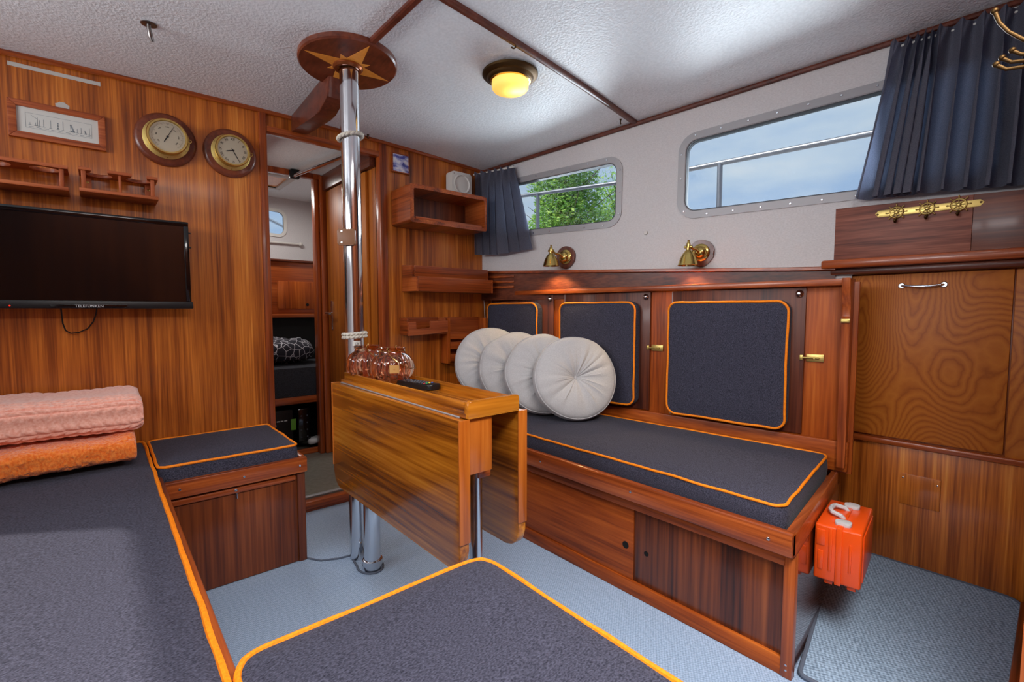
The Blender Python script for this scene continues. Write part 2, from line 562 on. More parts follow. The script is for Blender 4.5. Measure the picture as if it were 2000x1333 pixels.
plain('gold_label', rgb(206, 160, 96), .4, .3)
plain('tarnish', (.22, .2, .19, 1), .35, 1)

def glass(name, c, rough=0.0, ior=1.45, mixfac=None):
    m, nt, p = nm(name)
    p.inputs['Base Color'].default_value = c
    p.inputs['Roughness'].default_value = rough
    p.inputs['Transmission Weight'].default_value = 1
    p.inputs['IOR'].default_value = ior
    MAT[name] = m
glass('pink_glass', rgb(252, 212, 186), 0.0, 1.45)
def pane_mat():
    m = bpy.data.materials.new('pane'); m.use_nodes = True
    nt = m.node_tree; nt.nodes.clear()
    o = N(nt, 'ShaderNodeOutputMaterial'); t = N(nt, 'ShaderNodeBsdfTransparent'); g = N(nt, 'ShaderNodeBsdfGlossy')
    t.inputs['Color'].default_value = (.93, .96, .97, 1); g.inputs['Roughness'].default_value = .02
    f = N(nt, 'ShaderNodeFresnel'); f.inputs['IOR'].default_value = 1.45
    mx = N(nt, 'ShaderNodeMixShader')
    nt.links.new(f.outputs[0], mx.inputs[0]); nt.links.new(t.outputs[0], mx.inputs[1]); nt.links.new(g.outputs[0], mx.inputs[2])
    nt.links.new(mx.outputs[0], o.inputs['Surface'])
    MAT['pane'] = m
pane_mat()
def frosted():
    m, nt, p = nm('lamp_glass'); out = nt.nodes['Material Output']
    p.inputs['Base Color'].default_value = rgb(246, 218, 150)
    p.inputs['Roughness'].default_value = .4
    tr = N(nt, 'ShaderNodeBsdfTranslucent'); tr.inputs['Color'].default_value = rgb(252, 226, 150)
    mx = N(nt, 'ShaderNodeMixShader'); mx.inputs[0].default_value = .6
    nt.links.new(p.outputs[0], mx.inputs[1]); nt.links.new(tr.outputs[0], mx.inputs[2]); nt.links.new(mx.outputs[0], out.inputs['Surface'])
    MAT['lamp_glass'] = m
frosted()
def translucent_curtain():
    m = MAT['curtain']; nt = m.node_tree; p = nt.nodes['Principled BSDF']
    out = nt.nodes['Material Output']
    tr = N(nt, 'ShaderNodeBsdfTranslucent'); tr.inputs['Color'].default_value = rgb(140, 152, 184)
    mx = N(nt, 'ShaderNodeMixShader'); mx.inputs[0].default_value = .34
    nt.links.new(p.outputs[0], mx.inputs[1]); nt.links.new(tr.outputs[0], mx.inputs[2]); nt.links.new(mx.outputs[0], out.inputs['Surface'])
translucent_curtain()
def leaf_mat():
    m = bpy.data.materials.new('leaf'); m.use_nodes = True
    nt = m.node_tree; p = nt.nodes['Principled BSDF']; out = nt.nodes['Material Output']
    g = N(nt, 'ShaderNodeNewGeometry')
    r = ramp(nt, [(0, rgb(92, 146, 66)), (.5, rgb(140, 190, 84)), (1, rgb(196, 222, 104))])
    nt.links.new(g.outputs['Random Per Island'], r.inputs[0])
    nt.links.new(r.outputs['Color'], p.inputs['Base Color'])
    p.inputs['Roughness'].default_value = .5
    tr = N(nt, 'ShaderNodeBsdfTranslucent'); nt.links.new(r.outputs['Color'], tr.inputs['Color'])
    mx = N(nt, 'ShaderNodeMixShader'); mx.inputs[0].default_value = .4
    nt.links.new(p.outputs[0], mx.inputs[1]); nt.links.new(tr.outputs[0], mx.inputs[2]); nt.links.new(mx.outputs[0], out.inputs['Surface'])
    MAT['leaf'] = m
leaf_mat()
def tile_mat():
    m, nt, p = nm('tile_picture')
    g = N(nt, 'ShaderNodeNewGeometry')
    a = N(nt, 'ShaderNodeMapping'); a.inputs['Scale'].default_value = (22, 22, 52)
    nt.links.new(g.outputs['Position'], a.inputs['Vector'])
    n = N(nt, 'ShaderNodeTexNoise'); n.inputs['Scale'].default_value = 1; n.inputs['Detail'].default_value = 4
    nt.links.new(a.outputs[0], n.inputs['Vector'])
    r = ramp(nt, [(.4, rgb(84, 88, 164)), (.5, rgb(168, 172, 214)), (.6, rgb(222, 222, 232))])
    nt.links.new(n.outputs['Fac'], r.inputs[0]); nt.links.new(r.outputs[0], p.inputs['Base Color'])
    p.inputs['Roughness'].default_value = .15
    MAT['tile_picture'] = m
tile_mat()
def blanket_mat():
    m, nt, p = nm('patterned')
    g = N(nt, 'ShaderNodeNewGeometry')
    v = N(nt, 'ShaderNodeTexVoronoi', feature='DISTANCE_TO_EDGE'); v.inputs['Scale'].default_value = 24
    nt.links.new(g.outputs['Position'], v.inputs['Vector'])
    r = ramp(nt, [(.02, rgb(200, 200, 206)), (.045, rgb(34, 34, 44))])
    nt.links.new(v.outputs['Distance'], r.inputs[0]); nt.links.new(r.outputs[0], p.inputs['Base Color'])
    p.inputs['Roughness'].default_value = .9
    MAT['patterned'] = m
blanket_mat()

M_ = MAT
X3, Y3, Z3 = V((1, 0, 0)), V((0, 1, 0)), V((0, 0, 1))
def wx(y): return 1.756 + .21 * (2.3 - y)          # starboard wall surface
# ================================================================== SETTING
YB = 2.3
# floor
bm = B(); box(bm, (-1.0, -.7, -.05), (2.5, 2.31, 0), bev=0)
floor = struct('floor', bm, M_['carpet'])
bm = B()
pts = [(.567, 1.855, .002), (.60, 1.80, .003), (.655, 1.772, .003), (.70, 1.762, .003)]
pts2 = [(.70, 1.762, .003)] + [(.725 + .044 * math.cos(math.radians(t_)), 1.64 + .056 * math.sin(math.radians(t_)), .003) for t_ in range(150, 400, 10)]
sweep(bm, pts + pts2[1:], .004, 6)
link('carpet_edge', bm, M_['binding'], floor, label='bound grey edge of the carpet')
# passage and fore cabin floor
bm = B(); box(bm, (.40, 2.335, -.05), (1.34, 4.2, .05), bev=0)
struct('floor_passage', bm, M_['lino'])
bm = B(); box(bm, (.50, 2.285, 0), (1.15, 2.335, .047), bev=.006); struct('trim_sill', bm, M_['mahogany_x'])
bm = B(); box(bm, (.50, 2.335, .045), (1.12, 2.36, .056), bev=.003); struct('trim_sill_strip', bm, M_['aluminium'])

# ceiling
bm = B()
nx, ny = 24, 30
g = {}
for j in range(ny + 1):
    y = -.75 + (2.33 + .75) * j / ny
    x1 = wx(y) + .03
    for i in range(nx + 1):
        x = -.95 + (x1 + .95) * i / nx
        g[i, j] = (bm.verts.new((x, y, ceil_z(x, y))), bm.verts.new((x, y, ceil_z(x, y) + .03)))
for i in range(nx):
    for j in range(ny):
        a, b, c, d = g[i, j], g[i + 1, j], g[i + 1, j + 1], g[i, j + 1]
        if -.45 < (a[0].co.x + b[0].co.x) / 2 < 1.05 and j < 7: continue  # unseen opening, cut so the added fill lamp shines in
        f = bm.faces.new((a[0], d[0], c[0], b[0])); f.smooth = True
        bm.faces.new((a[1], b[1], c[1], d[1]))
for i in range(nx):
    for j, jj in ((0, 0), (ny, ny)):
        a, b = g[i, j], g[i + 1, j]; bm.faces.new((a[0], b[0], b[1], a[1]))
for j in range(ny):
    for i in (0, nx):
        a, b = g[i, j], g[i, j + 1]; bm.faces.new((a[0], b[0], b[1], a[1]))
struct('ceiling', bm, M_['vinyl'])

# forward bulkhead with door opening
OX0, OX1, OZ = .578, 1.104, 1.728
bm = B()
def cz_line(y, x0, x1, off=0.0, n=14):
    return [(x0 + (x1 - x0) * i / n, ceil_z(x0 + (x1 - x0) * i / n, y) + off) for i in range(n + 1)]
FB = frame((0, YB, 0), X3, Z3, (0, 1, 0))     # local x->X, y->Z, z->+Y
prism(bm, [(-.95, 0)] + [(OX0, 0)] + cz_line(YB, OX0, -.95, .012), 0, .03, FB)
prism(bm, [(OX1, 0), (1.84, 0)] + cz_line(YB, 1.84, OX1, .012), 0, .03, FB)
prism(bm, [(OX0, OZ), (OX1, OZ)] + cz_line(YB, OX1, OX0, .012), 0, .03, FB)
struct('wall_forward', bm, M_['sapele_vertical'])
# door frame
bm = B()
box(bm, (OX0 - .026, YB - .014, 0), (OX0 + .004, YB + .04, 1.80), bev=.004)
struct('trim_jamb_port', bm, M_['mahogany_z'])
bm = B(); box(bm, (OX1 - .004, YB - .014, 0), (OX1 + .034, YB + .04, 1.79), bev=.004); struct('trim_jamb_starboard', bm, M_['mahogany_z'])
bm = B(); box(bm, (OX0 + .004, YB - .012, OZ - .004), (OX1 - .004, YB + .04, OZ + .02), bev=.003); struct('trim_header', bm, M_['mahogany_x'])
# cover strip along the ceiling on the bulkhead
bm = B()
sweep(bm, [(x, YB - .007, ceil_z(x, YB) - .006) for x in [-.95 + i * .1 for i in range(28)]], .010, 8)
struct('trim_forward', bm, M_['mahogany_x'])

# starboard cabin side with two window openings
W1 = rpoly([(.06, 1.396), (.864, 1.386), (.868, 1.673), (.06, 1.662)], .045)
W2 = rpoly([(1.19, 1.387), (2.18, 1.388), (2.18, 1.752), (1.193, 1.697)], .05)
WP = frame((1.756, 2.3, 0), (.2055, -.97865, 0), (0, 0, 1), (-.97865, -.2055, 0))   # x->s, y->z, z->n (inward)
def offs(poly, d):
    n = len(poly); out = []
    for i in range(n):
        p0, p1, p2 = V(poly[i - 1]), V(poly[i]), V(poly[(i + 1) % n])
        t = (p2 - p0).normalized()
        out.append(p1 + V((t.y, -t.x)) * d)
    return out
def wall_with_holes(outer, holes, M, d):
    bm = B(); edges = []
    for lp in [outer] + holes:
        vs = [bm.verts.new((p[0], p[1], 0)) for p in lp]
        edges += [bm.edges.new((vs[i], vs[(i + 1) % len(vs)])) for i in range(len(vs))]
    r = bmesh.ops.triangle_fill(bm, use_beauty=True, use_dissolve=False, edges=edges)
    ex = bmesh.ops.extrude_face_region(bm, geom=list(bm.faces))
    for v in [e for e in ex['geom'] if isinstance(e, bmesh.types.BMVert)]: v.co.z += d
    bmesh.ops.transform(bm, matrix=M, verts=bm.verts)
    return bm
tops = []
for i in range(20):
    s = 2.95 - 3.0 * i / 19
    p = WP @ V((s, 0, 0)); tops.append((s, ceil_z(p.x, p.y) + .01))
bm = wall_with_holes([(-.05, 1.035), (1.815, 1.035), (1.815, 1.13), (2.95, 1.13)] + tops, [W1, W2], WP, -.03)
struct('wall_starboard', bm, M_['vinyl_wall'])
def wframe(name, poly, width, mat):
    bm = B()
    inn = poly; out = offs(poly, width); n = len(inn)
    loops = []
    for lp, z in ((out, 0.0), (out, .005), (inn, .006), (offs(inn, -.004), .003), (offs(inn, -.004), -.02)):
        loops.append([bm.verts.new(WP @ V((p[0], p[1], z))) for p in lp])
    for A, Bq in zip(loops[:-1], loops[1:]):
        for i in range(n):
            bm.faces.new((A[i], A[(i + 1) % n], Bq[(i + 1) % n], Bq[i]))
    e = bpy.data.objects.new(name, None); COL.objects.link(e); e['_o'] = [0, 0, 0]; e['kind'] = 'structure'
    link('window_frame', bm, mat, e)
    bm = B(); gl = [[bm.verts.new(WP @ V((p[0], p[1], z))) for p in lp] for lp, z in ((offs(inn, -.0035), .0035), (offs(inn, -.0065), .0025), (offs(inn, -.0065), -.034), (offs(inn, .002), -.034))]
    for A, Bq in zip(gl[:-1], gl[1:]):
        for i in range(n): bm.faces.new((A[i], A[(i + 1) % n], Bq[(i + 1) % n], Bq[i]))
    link('dark_reveal_mask', bm, M_['dark_reveal_mask'], e)  # dark ring added to hide the light catching the window reveal
    bm = B(); prism(bm, offs(poly, -.001), -.018, -.013, WP); link('glass_pane', bm, M_['pane'], e)
    o = offs(poly, width * .55); bm = B()
    per = 0; nxt = .05
    for i in range(n):
        a, b = o[i], o[(i + 1) % n]; L = (b - a).length
        while nxt <= per + L:
            p = a.lerp(b, (nxt - per) / L)
            disc(bm, WP @ V((p.x, p.y, .0052)), WP.to_3x3() @ Z3, .0045, .0022, 10); nxt += .105
        per += L
    link_each('frame_screw', bm, M_['steel'], e)
    return e
wframe('window_1', W1, .028, M_['aluminium'])
wframe('window_2', W2, .03, M_['aluminium'])
# wooden strip between cabin side and ceiling
bm = B()
pl = []
for i in range(30):
    s = .02 + 2.7 * i / 29
    p = WP @ V((s, 0, .008)); pl.append((p.x, p.y, ceil_z(p.x, p.y) - .010))
sweep(bm, pl, .010, 8)
struct('trim_starboard', bm, M_['batten'])
# port side, closing the room behind the settee
PF = frame((-.95, 0, 0), Y3, Z3, (-1, 0, 0))
W4 = rpoly([(.15, 1.36), (1.0, 1.36), (1.0, 1.70), (.15, 1.70)], .05)
W5 = rpoly([(1.2, 1.36), (1.95, 1.36), (1.95, 1.68), (1.2, 1.68)], .05)
bm = wall_with_holes([(-.72, 0), (2.33, 0), (2.33, 1.86), (-.72, 2.02)], [W4, W5], PF, .03)
struct('wall_port', bm, M_['vinyl_wall'])
bm = B(); box(bm, (-.98, -.73, 0), (2.6, -.70, 2.02), bev=0); struct('wall_companionway', bm, M_['sapele_dark'])
bm = B(); box(bm, (1.22, -.02, 0), (2.5, .02, 2.0), bev=0); struct('wall_aft', bm, M_['mahogany_z'])
bm = B(); box(bm, (1.35, .02, 0), (2.13, .045, .05), bev=.004); struct('baseboard_aft', bm, M_['mahogany_x'])

# ceiling battens
def batten(name, a, b, w, h):
    a, b = V(a), V(b)
    d = (b - a); d.z = 0; d.normalize(); nn = V((-d.y, d.x, 0))
    bm = B(); k = 16; rings = []
    for i in range(k + 1):
        p = a.lerp(b, i / k); zt = ceil_z(p.x, p.y)
        rings.append([bm.verts.new((q.x, q.y, zz)) for q, zz in ((p - nn * w, zt), (p - nn * w, zt - h * .7), (p - nn * w * .6, zt - h), (p + nn * w * .6, zt - h), (p + nn * w, zt - h * .7), (p + nn * w, zt))])
    for A, Bq in zip(rings[:-1], rings[1:]):
        for i in range(6): bm.faces.new((A[i], A[(i + 1) % 6], Bq[(i + 1) % 6], Bq[i]))
    bm.faces.new(rings[0]); bm.faces.new(rings[-1])
    return struct(name, bm, M_['batten'])
batten('trim_1', (.70, 1.235, 0), (1.935, 1.36, 0), .0135, .014)
batten('trim_2', (.757, 1.20, 0), (.733, 1.60, 0), .0125, .014)

# ------------------------------------------------------------------ passage and fore cabin beyond the doorway
bm = B(); box(bm, (1.10, 2.33, 0), (1.125, 3.05, 1.80), bev=0); struct('wall_passage', bm, M_['door_wood'])
bm = B(); box(bm, (.40, 2.33, 1.775), (1.3, 3.05, 1.80), bev=0); box(bm, (.2, 3.05, 1.80), (2.2, 4.2, 1.83), bev=0)
struct('ceiling_passage', bm, M_['vinyl'])
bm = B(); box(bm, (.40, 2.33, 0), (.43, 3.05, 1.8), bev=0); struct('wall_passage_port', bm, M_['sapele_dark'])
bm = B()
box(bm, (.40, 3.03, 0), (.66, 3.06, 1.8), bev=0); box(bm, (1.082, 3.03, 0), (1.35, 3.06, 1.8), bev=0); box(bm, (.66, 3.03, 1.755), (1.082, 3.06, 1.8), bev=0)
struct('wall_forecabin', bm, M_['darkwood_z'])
bm = B(); box(bm, (1.022, 3.015, .05), (1.05, 3.07, 1.755), bev=.004); box(bm, (1.052, 3.0, .05), (1.098, 3.06, 1.77), bev=.006)
box(bm, (.66, 3.005, 1.745), (1.06, 3.05, 1.80), bev=.006)
struct('trim_passage', bm, M_['mahogany_z'])
# lintel on the passage side
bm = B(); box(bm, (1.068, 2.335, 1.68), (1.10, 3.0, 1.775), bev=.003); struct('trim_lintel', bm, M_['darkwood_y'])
# door to the side compartment, with a lever handle
door = bpy.data.objects.new('door_1', None); COL.objects.link(door); door['_o'] = [1.1, 2.7, .05]; door.location = (1.1, 2.7, .05); door['kind'] = 'structure'
bm = B(); box(bm, (1.082, 2.42, .06), (1.10, 2.985, 1.675), bev=.003); link('door_leaf', bm, M_['door_wood'], door)
bm = B()
prism(bm, rpoly([(2.915, .83), (2.937, .83), (2.937, 1.01), (2.915, 1.01)], .009), 1.078, 1.0825, frame((0, 0, 0), Y3, Z3, X3), bev=.001)
sweep(bm, [(1.08, 2.926, .935), (1.045, 2.926, .935), (1.04, 2.918, .935), (1.04, 2.84, .932), (1.043, 2.832, .932)], .006, 8)
link('door_handle', bm, M_['steel'], door, label='steel lever handle on a narrow back plate')
# fore cabin hull side and deck
PW = frame((0, 3.92, 0), X3, Z3, (0, 1, 0))
PH = rpoly([(.92, 1.535), (1.095, 1.525), (1.095, 1.69), (.92, 1.70)], .04)
bm = wall_with_holes([(.2, 1.20), (2.2, 1.20), (2.2, 1.82), (.2, 1.82)], [PH], PW, .02)
struct('wall_bow', bm, M_['vinyl_wall'])
e = bpy.data.objects.new('window_3', None); COL.objects.link(e); e['_o'] = [0, 0, 0]; e['kind'] = 'structure'
bm = B(); out = offs(PH, .022); n = len(PH)
L1 = [bm.verts.new(PW @ V((p[0], p[1], 0))) for p in out]; L2 = [bm.verts.new(PW @ V((p[0], p[1], -.008))) for p in out]; L3 = [bm.verts.new(PW @ V((p[0], p[1], -.008))) for p in PH]; L4 = [bm.verts.new(PW @ V((p[0], p[1], .015))) for p in PH]
for A, Bq in ((L1, L2), (L2, L3), (L3, L4)):
    for i in range(n): bm.faces.new((A[i], A[(i + 1) % n], Bq[(i + 1) % n], Bq[i]))
link('window_frame', bm, M_['white_plastic'], e)
bm = B(); prism(bm, PH, .010, .014, PW); link('glass_pane', bm, M_['pane'], e)
bm = B(); sweep(bm, [(.3, 3.902, 1.462), (1.20, 3.902, 1.462)], .008, 8); ball(bm, (1.21, 3.90, 1.462), .016); struct('trim_bow', bm, M_['white_paint'])
bm = B(); box(bm, (1.32, 3.06, 0), (1.35, 3.94, 1.82), bev=0); struct('wall_fore_starboard', bm, M_['vinyl_wall'])
bm = B(); box(bm, (.2, 3.06, 0), (.23, 3.94, 1.82), bev=0); struct('wall_fore_port', bm, M_['vinyl_wall'])
# hatch in the deck above the berth
h = thing('deck_hatch', 'pale framed hatch in the deck above the forward berth', 'hatch', (.95, 3.45, 1.79))
bm = B()
for lo, hi in (((.70, 3.20, 1.775), (.98, 3.235, 1.80)), ((.70, 3.535, 1.775), (.98, 3.57, 1.80)), ((.70, 3.235, 1.775), (.735, 3.535, 1.80)), ((.945, 3.235, 1.775), (.98, 3.535, 1.80))): box(bm, lo, hi, bev=.004)
link('frame', bm, M_['white_paint'], h)
bm = B(); box(bm, (.735, 3.235, 1.785), (.945, 3.535, 1.80), bev=0); link('panel', bm, M_['inlay'], h)

# fore cabin locker
k = thing('forward_locker', 'mahogany wall locker over the forward berth seen through the doorway', 'cabinet', (1.0, 3.7, .9))
bm = B(); box(bm, (.24, 3.62, .92), (1.318, 3.90, 1.30), bev=.003); link('carcass', bm, M_['mahogany_x'], k)
bm = B(); box(bm, (.957, 3.606, .962), (1.205, 3.622, 1.158), bev=.003); d_ = link('door', bm, M_['redwood_z'], k)
bm = B(); disc(bm, (1.155, 3.6065, .992), (0, -1, 0), .011, .002, 14); link('finger_hole', bm, M_['black_hole'], d_)
d_['_o'] = d_['_o']
bm = B(); box(bm, (.24, 3.60, 1.295), (1.318, 3.9, 1.31), bev=.003); link('top', bm, M_['darkwood_x'], k)
bm = B(); box(bm, (.24, 3.59, .90), (1.318, 3.62, .925), bev=.003); link('bottom_rail', bm, M_['mahogany_x'], k)

bm = B(); box(bm, (.24, 3.61, .40), (1.318, 3.63, .905), bev=0); struct('bunk_shade_panel', bm, M_['black_hole'])  # black sheet painted as the shade below the locker
b_ = thing('berth', 'forward bunk base with open dark lockers below the mattress', 'bunk', (.9, 3.2, .05))
bm = B(); box(bm, (.44, 3.08, .392), (1.318, 3.92, .412), bev=.003); link('bunk_board', bm, M_['redwood_z'], b_)
bm = B(); box(bm, (.44, 3.065, .375), (1.318, 3.082, .418), bev=.003); link('front_rail', bm, M_['mahogany_x'], b_)
bm = B(); box(bm, (.44, 3.065, .05), (1.318, 3.085, .085), bev=.003); link('kick_rail', bm, M_['mahogany_x'], b_)
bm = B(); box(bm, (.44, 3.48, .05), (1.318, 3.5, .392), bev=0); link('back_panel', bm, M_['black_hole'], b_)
bm = B(); cushion(bm, [(.44, 3.085), (1.30, 3.085), (1.30, 3.59), (.44, 3.59)], .418, .595, .03, .01)
tag(link('mattress', bm, M_['mattress'], None, (.8, 3.5, .418)), 'charcoal mattress on the bunk beyond the doorway', 'mattress')
# folded patterned blanket
bm = B()
def lump(bm, c, sx, sy, sz, seed, amp=.02, nu=26, nv=16, p=.6):
    rows = []
    for j in range(nv + 1):
        ph = -PI / 2 + PI * j / nv; row = []
        for i in range(nu):
            th = 2 * PI * i / nu
            cx = math.copysign(abs(math.cos(th)) ** p, math.cos(th)); cy = math.copysign(abs(math.sin(th)) ** p, math.sin(th))
            cp = abs(math.cos(ph)) ** p; sp = math.copysign(abs(math.sin(ph)) ** .8, math.sin(ph))
            q = V((cx * cp * sx, cy * cp * sy, sp * sz))
            n = noise.noise(q * 11 + V((seed, seed * 2, 0))) * amp + noise.noise(q * 28 + V((0, seed, 0))) * amp * .4
            q += V((n * .5, n * .5, n))
            row.append(bm.verts.new(V(c) + q))
        rows.append(row)
    for A, Bq in zip(rows[:-1], rows[1:]):
        for i in range(nu):
            f = bm.faces.new((A[i], A[(i + 1) % nu], Bq[(i + 1) % nu], Bq[i])); f.smooth = True
lump(bm, (.83, 3.34, .692), .26, .17, .075, 3, .03)
tag(link('blanket', bm, M_['patterned'], None, (.86, 3.36, .61)), 'dark blanket with white line pattern heaped on the forward bunk', 'blanket')
# equipment in the locker
q = thing('equipment_case', 'black equipment case with green stickers in the dark locker under the bunk', 'equipment', (.92, 3.3, .085))
bm = B(); box(bm, (.66, 3.14, .09), (.90, 3.42, .33), bev=.006); link('case', bm, M_['black_plastic'], q)
bm = B(); box(bm, (.925, 3.12, .12), (1.0, 3.30, .33), bev=.006); link('control_panel', bm, M_['black_gloss'], q)
bm = B()
for a in range(4):
    for b in range(2): disc(bm, (.942 + .036 * b, 3.12, .15 + .045 * a), (0, -1, 0), .005, .004, 10)
link_each('switch', bm, M_['rubber_button'], q)
bm = B(); box(bm, (.885, 3.134, .20), (.915, 3.142, .27), bev=.001); box(bm, (.70, 3.134, .25), (.73, 3.139, .30), bev=.001); link_each('green_sticker', bm, M_['green_label'], q, label='green sticker')
bm = B()
for a in range(5): box(bm, (.76 + .022 * a, 3.137, .262), (.776 + .022 * a, 3.14, .268), bev=0)
box(bm, (.765, 3.137, .235), (.80, 3.14, .245), bev=0)
link_each('caption_strip', bm, M_['logo_white'], q)
bm = B(); lump(bm, (1.03, 3.13, .115), .05, .035, .022, 6, .01)
tag(link('cloth_bundle', bm, M_['grey_plastic'], None, (1.03, 3.13, .085)), 'small grey bundle lying on the floor of the dark bunk locker', 'cloth')

# chrome grab rail under the passage ceiling
g_ = thing('grab_rail', 'slim chrome rail under the ceiling just inside the doorway', 'rail', (.95, 2.8, 1.74))
bm = B(); sweep(bm, [(.895, 2.99, 1.735), (.99, 2.42, 1.742)], .011, 12); link('rail', bm, M_['chrome'], g_)
bm = B(); sweep(bm, [(.918, 2.965, 1.752), (1.01, 2.42, 1.757)], .006, 10); link('rod', bm, M_['chrome'], g_)
bm = B(); box(bm, (.875, 2.97, 1.72), (.93, 3.004, 1.772), bev=.008); link('bracket_or_glint', bm, M_['black_plastic'], g_)

# ================================================================== PORT SETTEE AND ITS LEGS
t = thing('settee_base', 'long mahogany settee base along the port side', 'settee', (-.4, 1.0, 0))
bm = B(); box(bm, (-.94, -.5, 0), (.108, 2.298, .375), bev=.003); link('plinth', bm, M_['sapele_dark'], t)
bm = B(); box(bm, (.108, .745, .33), (.132, 1.838, .428), bev=.006); link('fiddle_rail', bm, M_['mahogany_y'], t)
cushion_thing('seat_cushion', 'long charcoal settee cushion filling the lower left of the cabin', 'cushion', [(-.90, -.3), (.112, -.3), (.112, 2.285), (-.90, 2.285)], .375, .446, r=.03, puff=.010, pr=.0055, seed=1, wr=.003)
t = thing('settee_base', 'mahogany settee leg under the cushion nearest the camera', 'settee', (.35, .3, 0))
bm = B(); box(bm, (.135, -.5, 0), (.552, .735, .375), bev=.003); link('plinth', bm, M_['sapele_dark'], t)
cushion_thing('seat_cushion', 'charcoal cushion with rounded corners nearest the camera at the bottom edge', 'cushion', [(.128, -.3), (.560, -.3), (.575, .754), (.122, .754)], .375, .449, r=.05, puff=.012, pr=.005, seed=2, wr=.003)

t = thing('corner_seat', 'small mahogany seat locker against the bulkhead left of the doorway', 'seat', (.35, 2.07, 0))
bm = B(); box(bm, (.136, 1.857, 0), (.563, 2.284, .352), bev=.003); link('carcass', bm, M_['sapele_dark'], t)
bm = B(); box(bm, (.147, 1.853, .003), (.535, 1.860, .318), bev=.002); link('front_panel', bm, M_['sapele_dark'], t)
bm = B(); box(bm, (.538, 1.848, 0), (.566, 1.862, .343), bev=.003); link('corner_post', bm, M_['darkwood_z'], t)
bm = B(); box(bm, (.150, 1.843, .318), (.532, 1.856, .338), bev=.005); link('moulding', bm, M_['mahogany_x'], t)
bm = B(); box(bm, (.134, 1.834, .345), (.572, 1.858, .402), bev=.006); link('fiddle_rail', bm, M_['mahogany_x'], t)
bm = B(); box(bm, (.549, 1.859, .345), (.572, 2.284, .402), bev=.006); link('fiddle_rail', bm, M_['mahogany_y'], t)
bm = B()
for x in (.175, .36, .545): disc(bm, (x, 1.8345, .374), (0, -1, 0), .004, .0015, 10)
disc(bm, (.335, 1.8435, .330), (0, -1, 0), .005, .002, 10)
link_each('rail_screw', bm, M_['steel'], t)
bm = B(); sweep(bm, [(.337, 1.852, .322), (.337, 1.845, .318), (.337, 1.845, .300)], .003, 6); link('turn_hook', bm, M_['steel'], t, label='small steel hook')
cushion_thing('seat_cushion', 'small charcoal cushion with orange piping beside the doorway', 'cushion', [(.125, 1.862), (.546, 1.862), (.546, 2.282), (.125, 2.282)], .353, .447, r=.022, puff=.008, pr=.0045, seed=4)

# blankets on the port cushion
def folded(name, lo, hi, mat, label, cat, seed, braid=False, nu=70, nv=30, front=.5, amp=.012):
    """a soft folded throw: a rounded slab whose front edge is a fold"""
    bm = B()
    (x0, y0, z0), (x1, y1, z1) = lo, hi
    rows = []
    H = z1 - z0; D = y1 - y0
    prof = []
    m = 130 if braid else 70
    for k in range(m):
        a = 2 * PI * k / m
        e = .38
        cy = math.copysign(abs(math.cos(a)) ** e, math.cos(a)); sz = math.copysign(abs(math.sin(a)) ** .55, math.sin(a))
        prof.append((cy, sz))
    for i in range(nu + 1):
        u = i / nu; x = x0 + (x1 - x0) * u
        endk = min(1, (1 - u) / .05); endk = math.sqrt(max(0, 1 - (1 - endk) ** 2)) * .3 + .70
        row = []
        for k, (cy, sz) in enumerate(prof):
            y = (y0 + y1) / 2 + cy * D / 2 * (.93 + .07 * endk)
            z = (z0 + z1) / 2 + sz * H / 2 * endk
            p = V((x, y, z))
            n = noise.noise(p * 5 + V((seed, 0, 0))) * amp * 1.8 + noise.noise(p * 17 + V((0, seed, 0))) * amp * .5 + (0 if braid else noise.noise(p * 95) * .0035 + noise.noise(p * 210) * .002)
            if braid:
                arc = k / m * (2 * D + 2 * H) * .8
                ln = .036
                row_ph = (arc % ln) / ln
                sgn = 1 if int(arc / ln) % 2 else -1
                gx = ((x + sgn * (row_ph - .5) * ln * .62) % .030) / .030
                n += .0095 * (abs(math.sin(PI * row_ph)) ** .45) * (.35 + .65 * abs(math.sin(PI * gx)) ** .5) - .003
            outv = V((0, cy, sz)).normalized()
            q = p + outv * n
            if sz < -.2: q.z = max(q.z, z0)
            row.append(bm.verts.new(q))
        rows.append(row)
    for A, Bq in zip(rows[:-1], rows[1:]):
        for k in range(m):
            f = bm.faces.new((A[k], A[(k + 1) % m], Bq[(k + 1) % m], Bq[k])); f.smooth = True
    f = bm.faces.new(rows[0]); f = bm.faces.new(rows[-1])
    ob = link(name, bm, mat, None, ((x0 + x1) / 2, (y0 + y1) / 2, z0))
    tag(ob, label, cat)
    return ob
folded('throw', (-.62, 1.885, .459), (.075, 2.265, .558), M_['orange_fur'], 'fluffy orange throw folded on the settee under the pink one', 'throw', 3, nu=200, amp=.012)
folded('throw', (-.62, 1.935, .566), (.098, 2.275, .674), M_['pink_plush'], 'salmon pink plush throw with a braided pattern, on top of the orange one', 'throw', 9, braid=True, nu=230, amp=.008)
# ================================================================== ON THE FORWARD BULKHEAD
YF = YB   # bulkhead face; things hang from it toward -Y
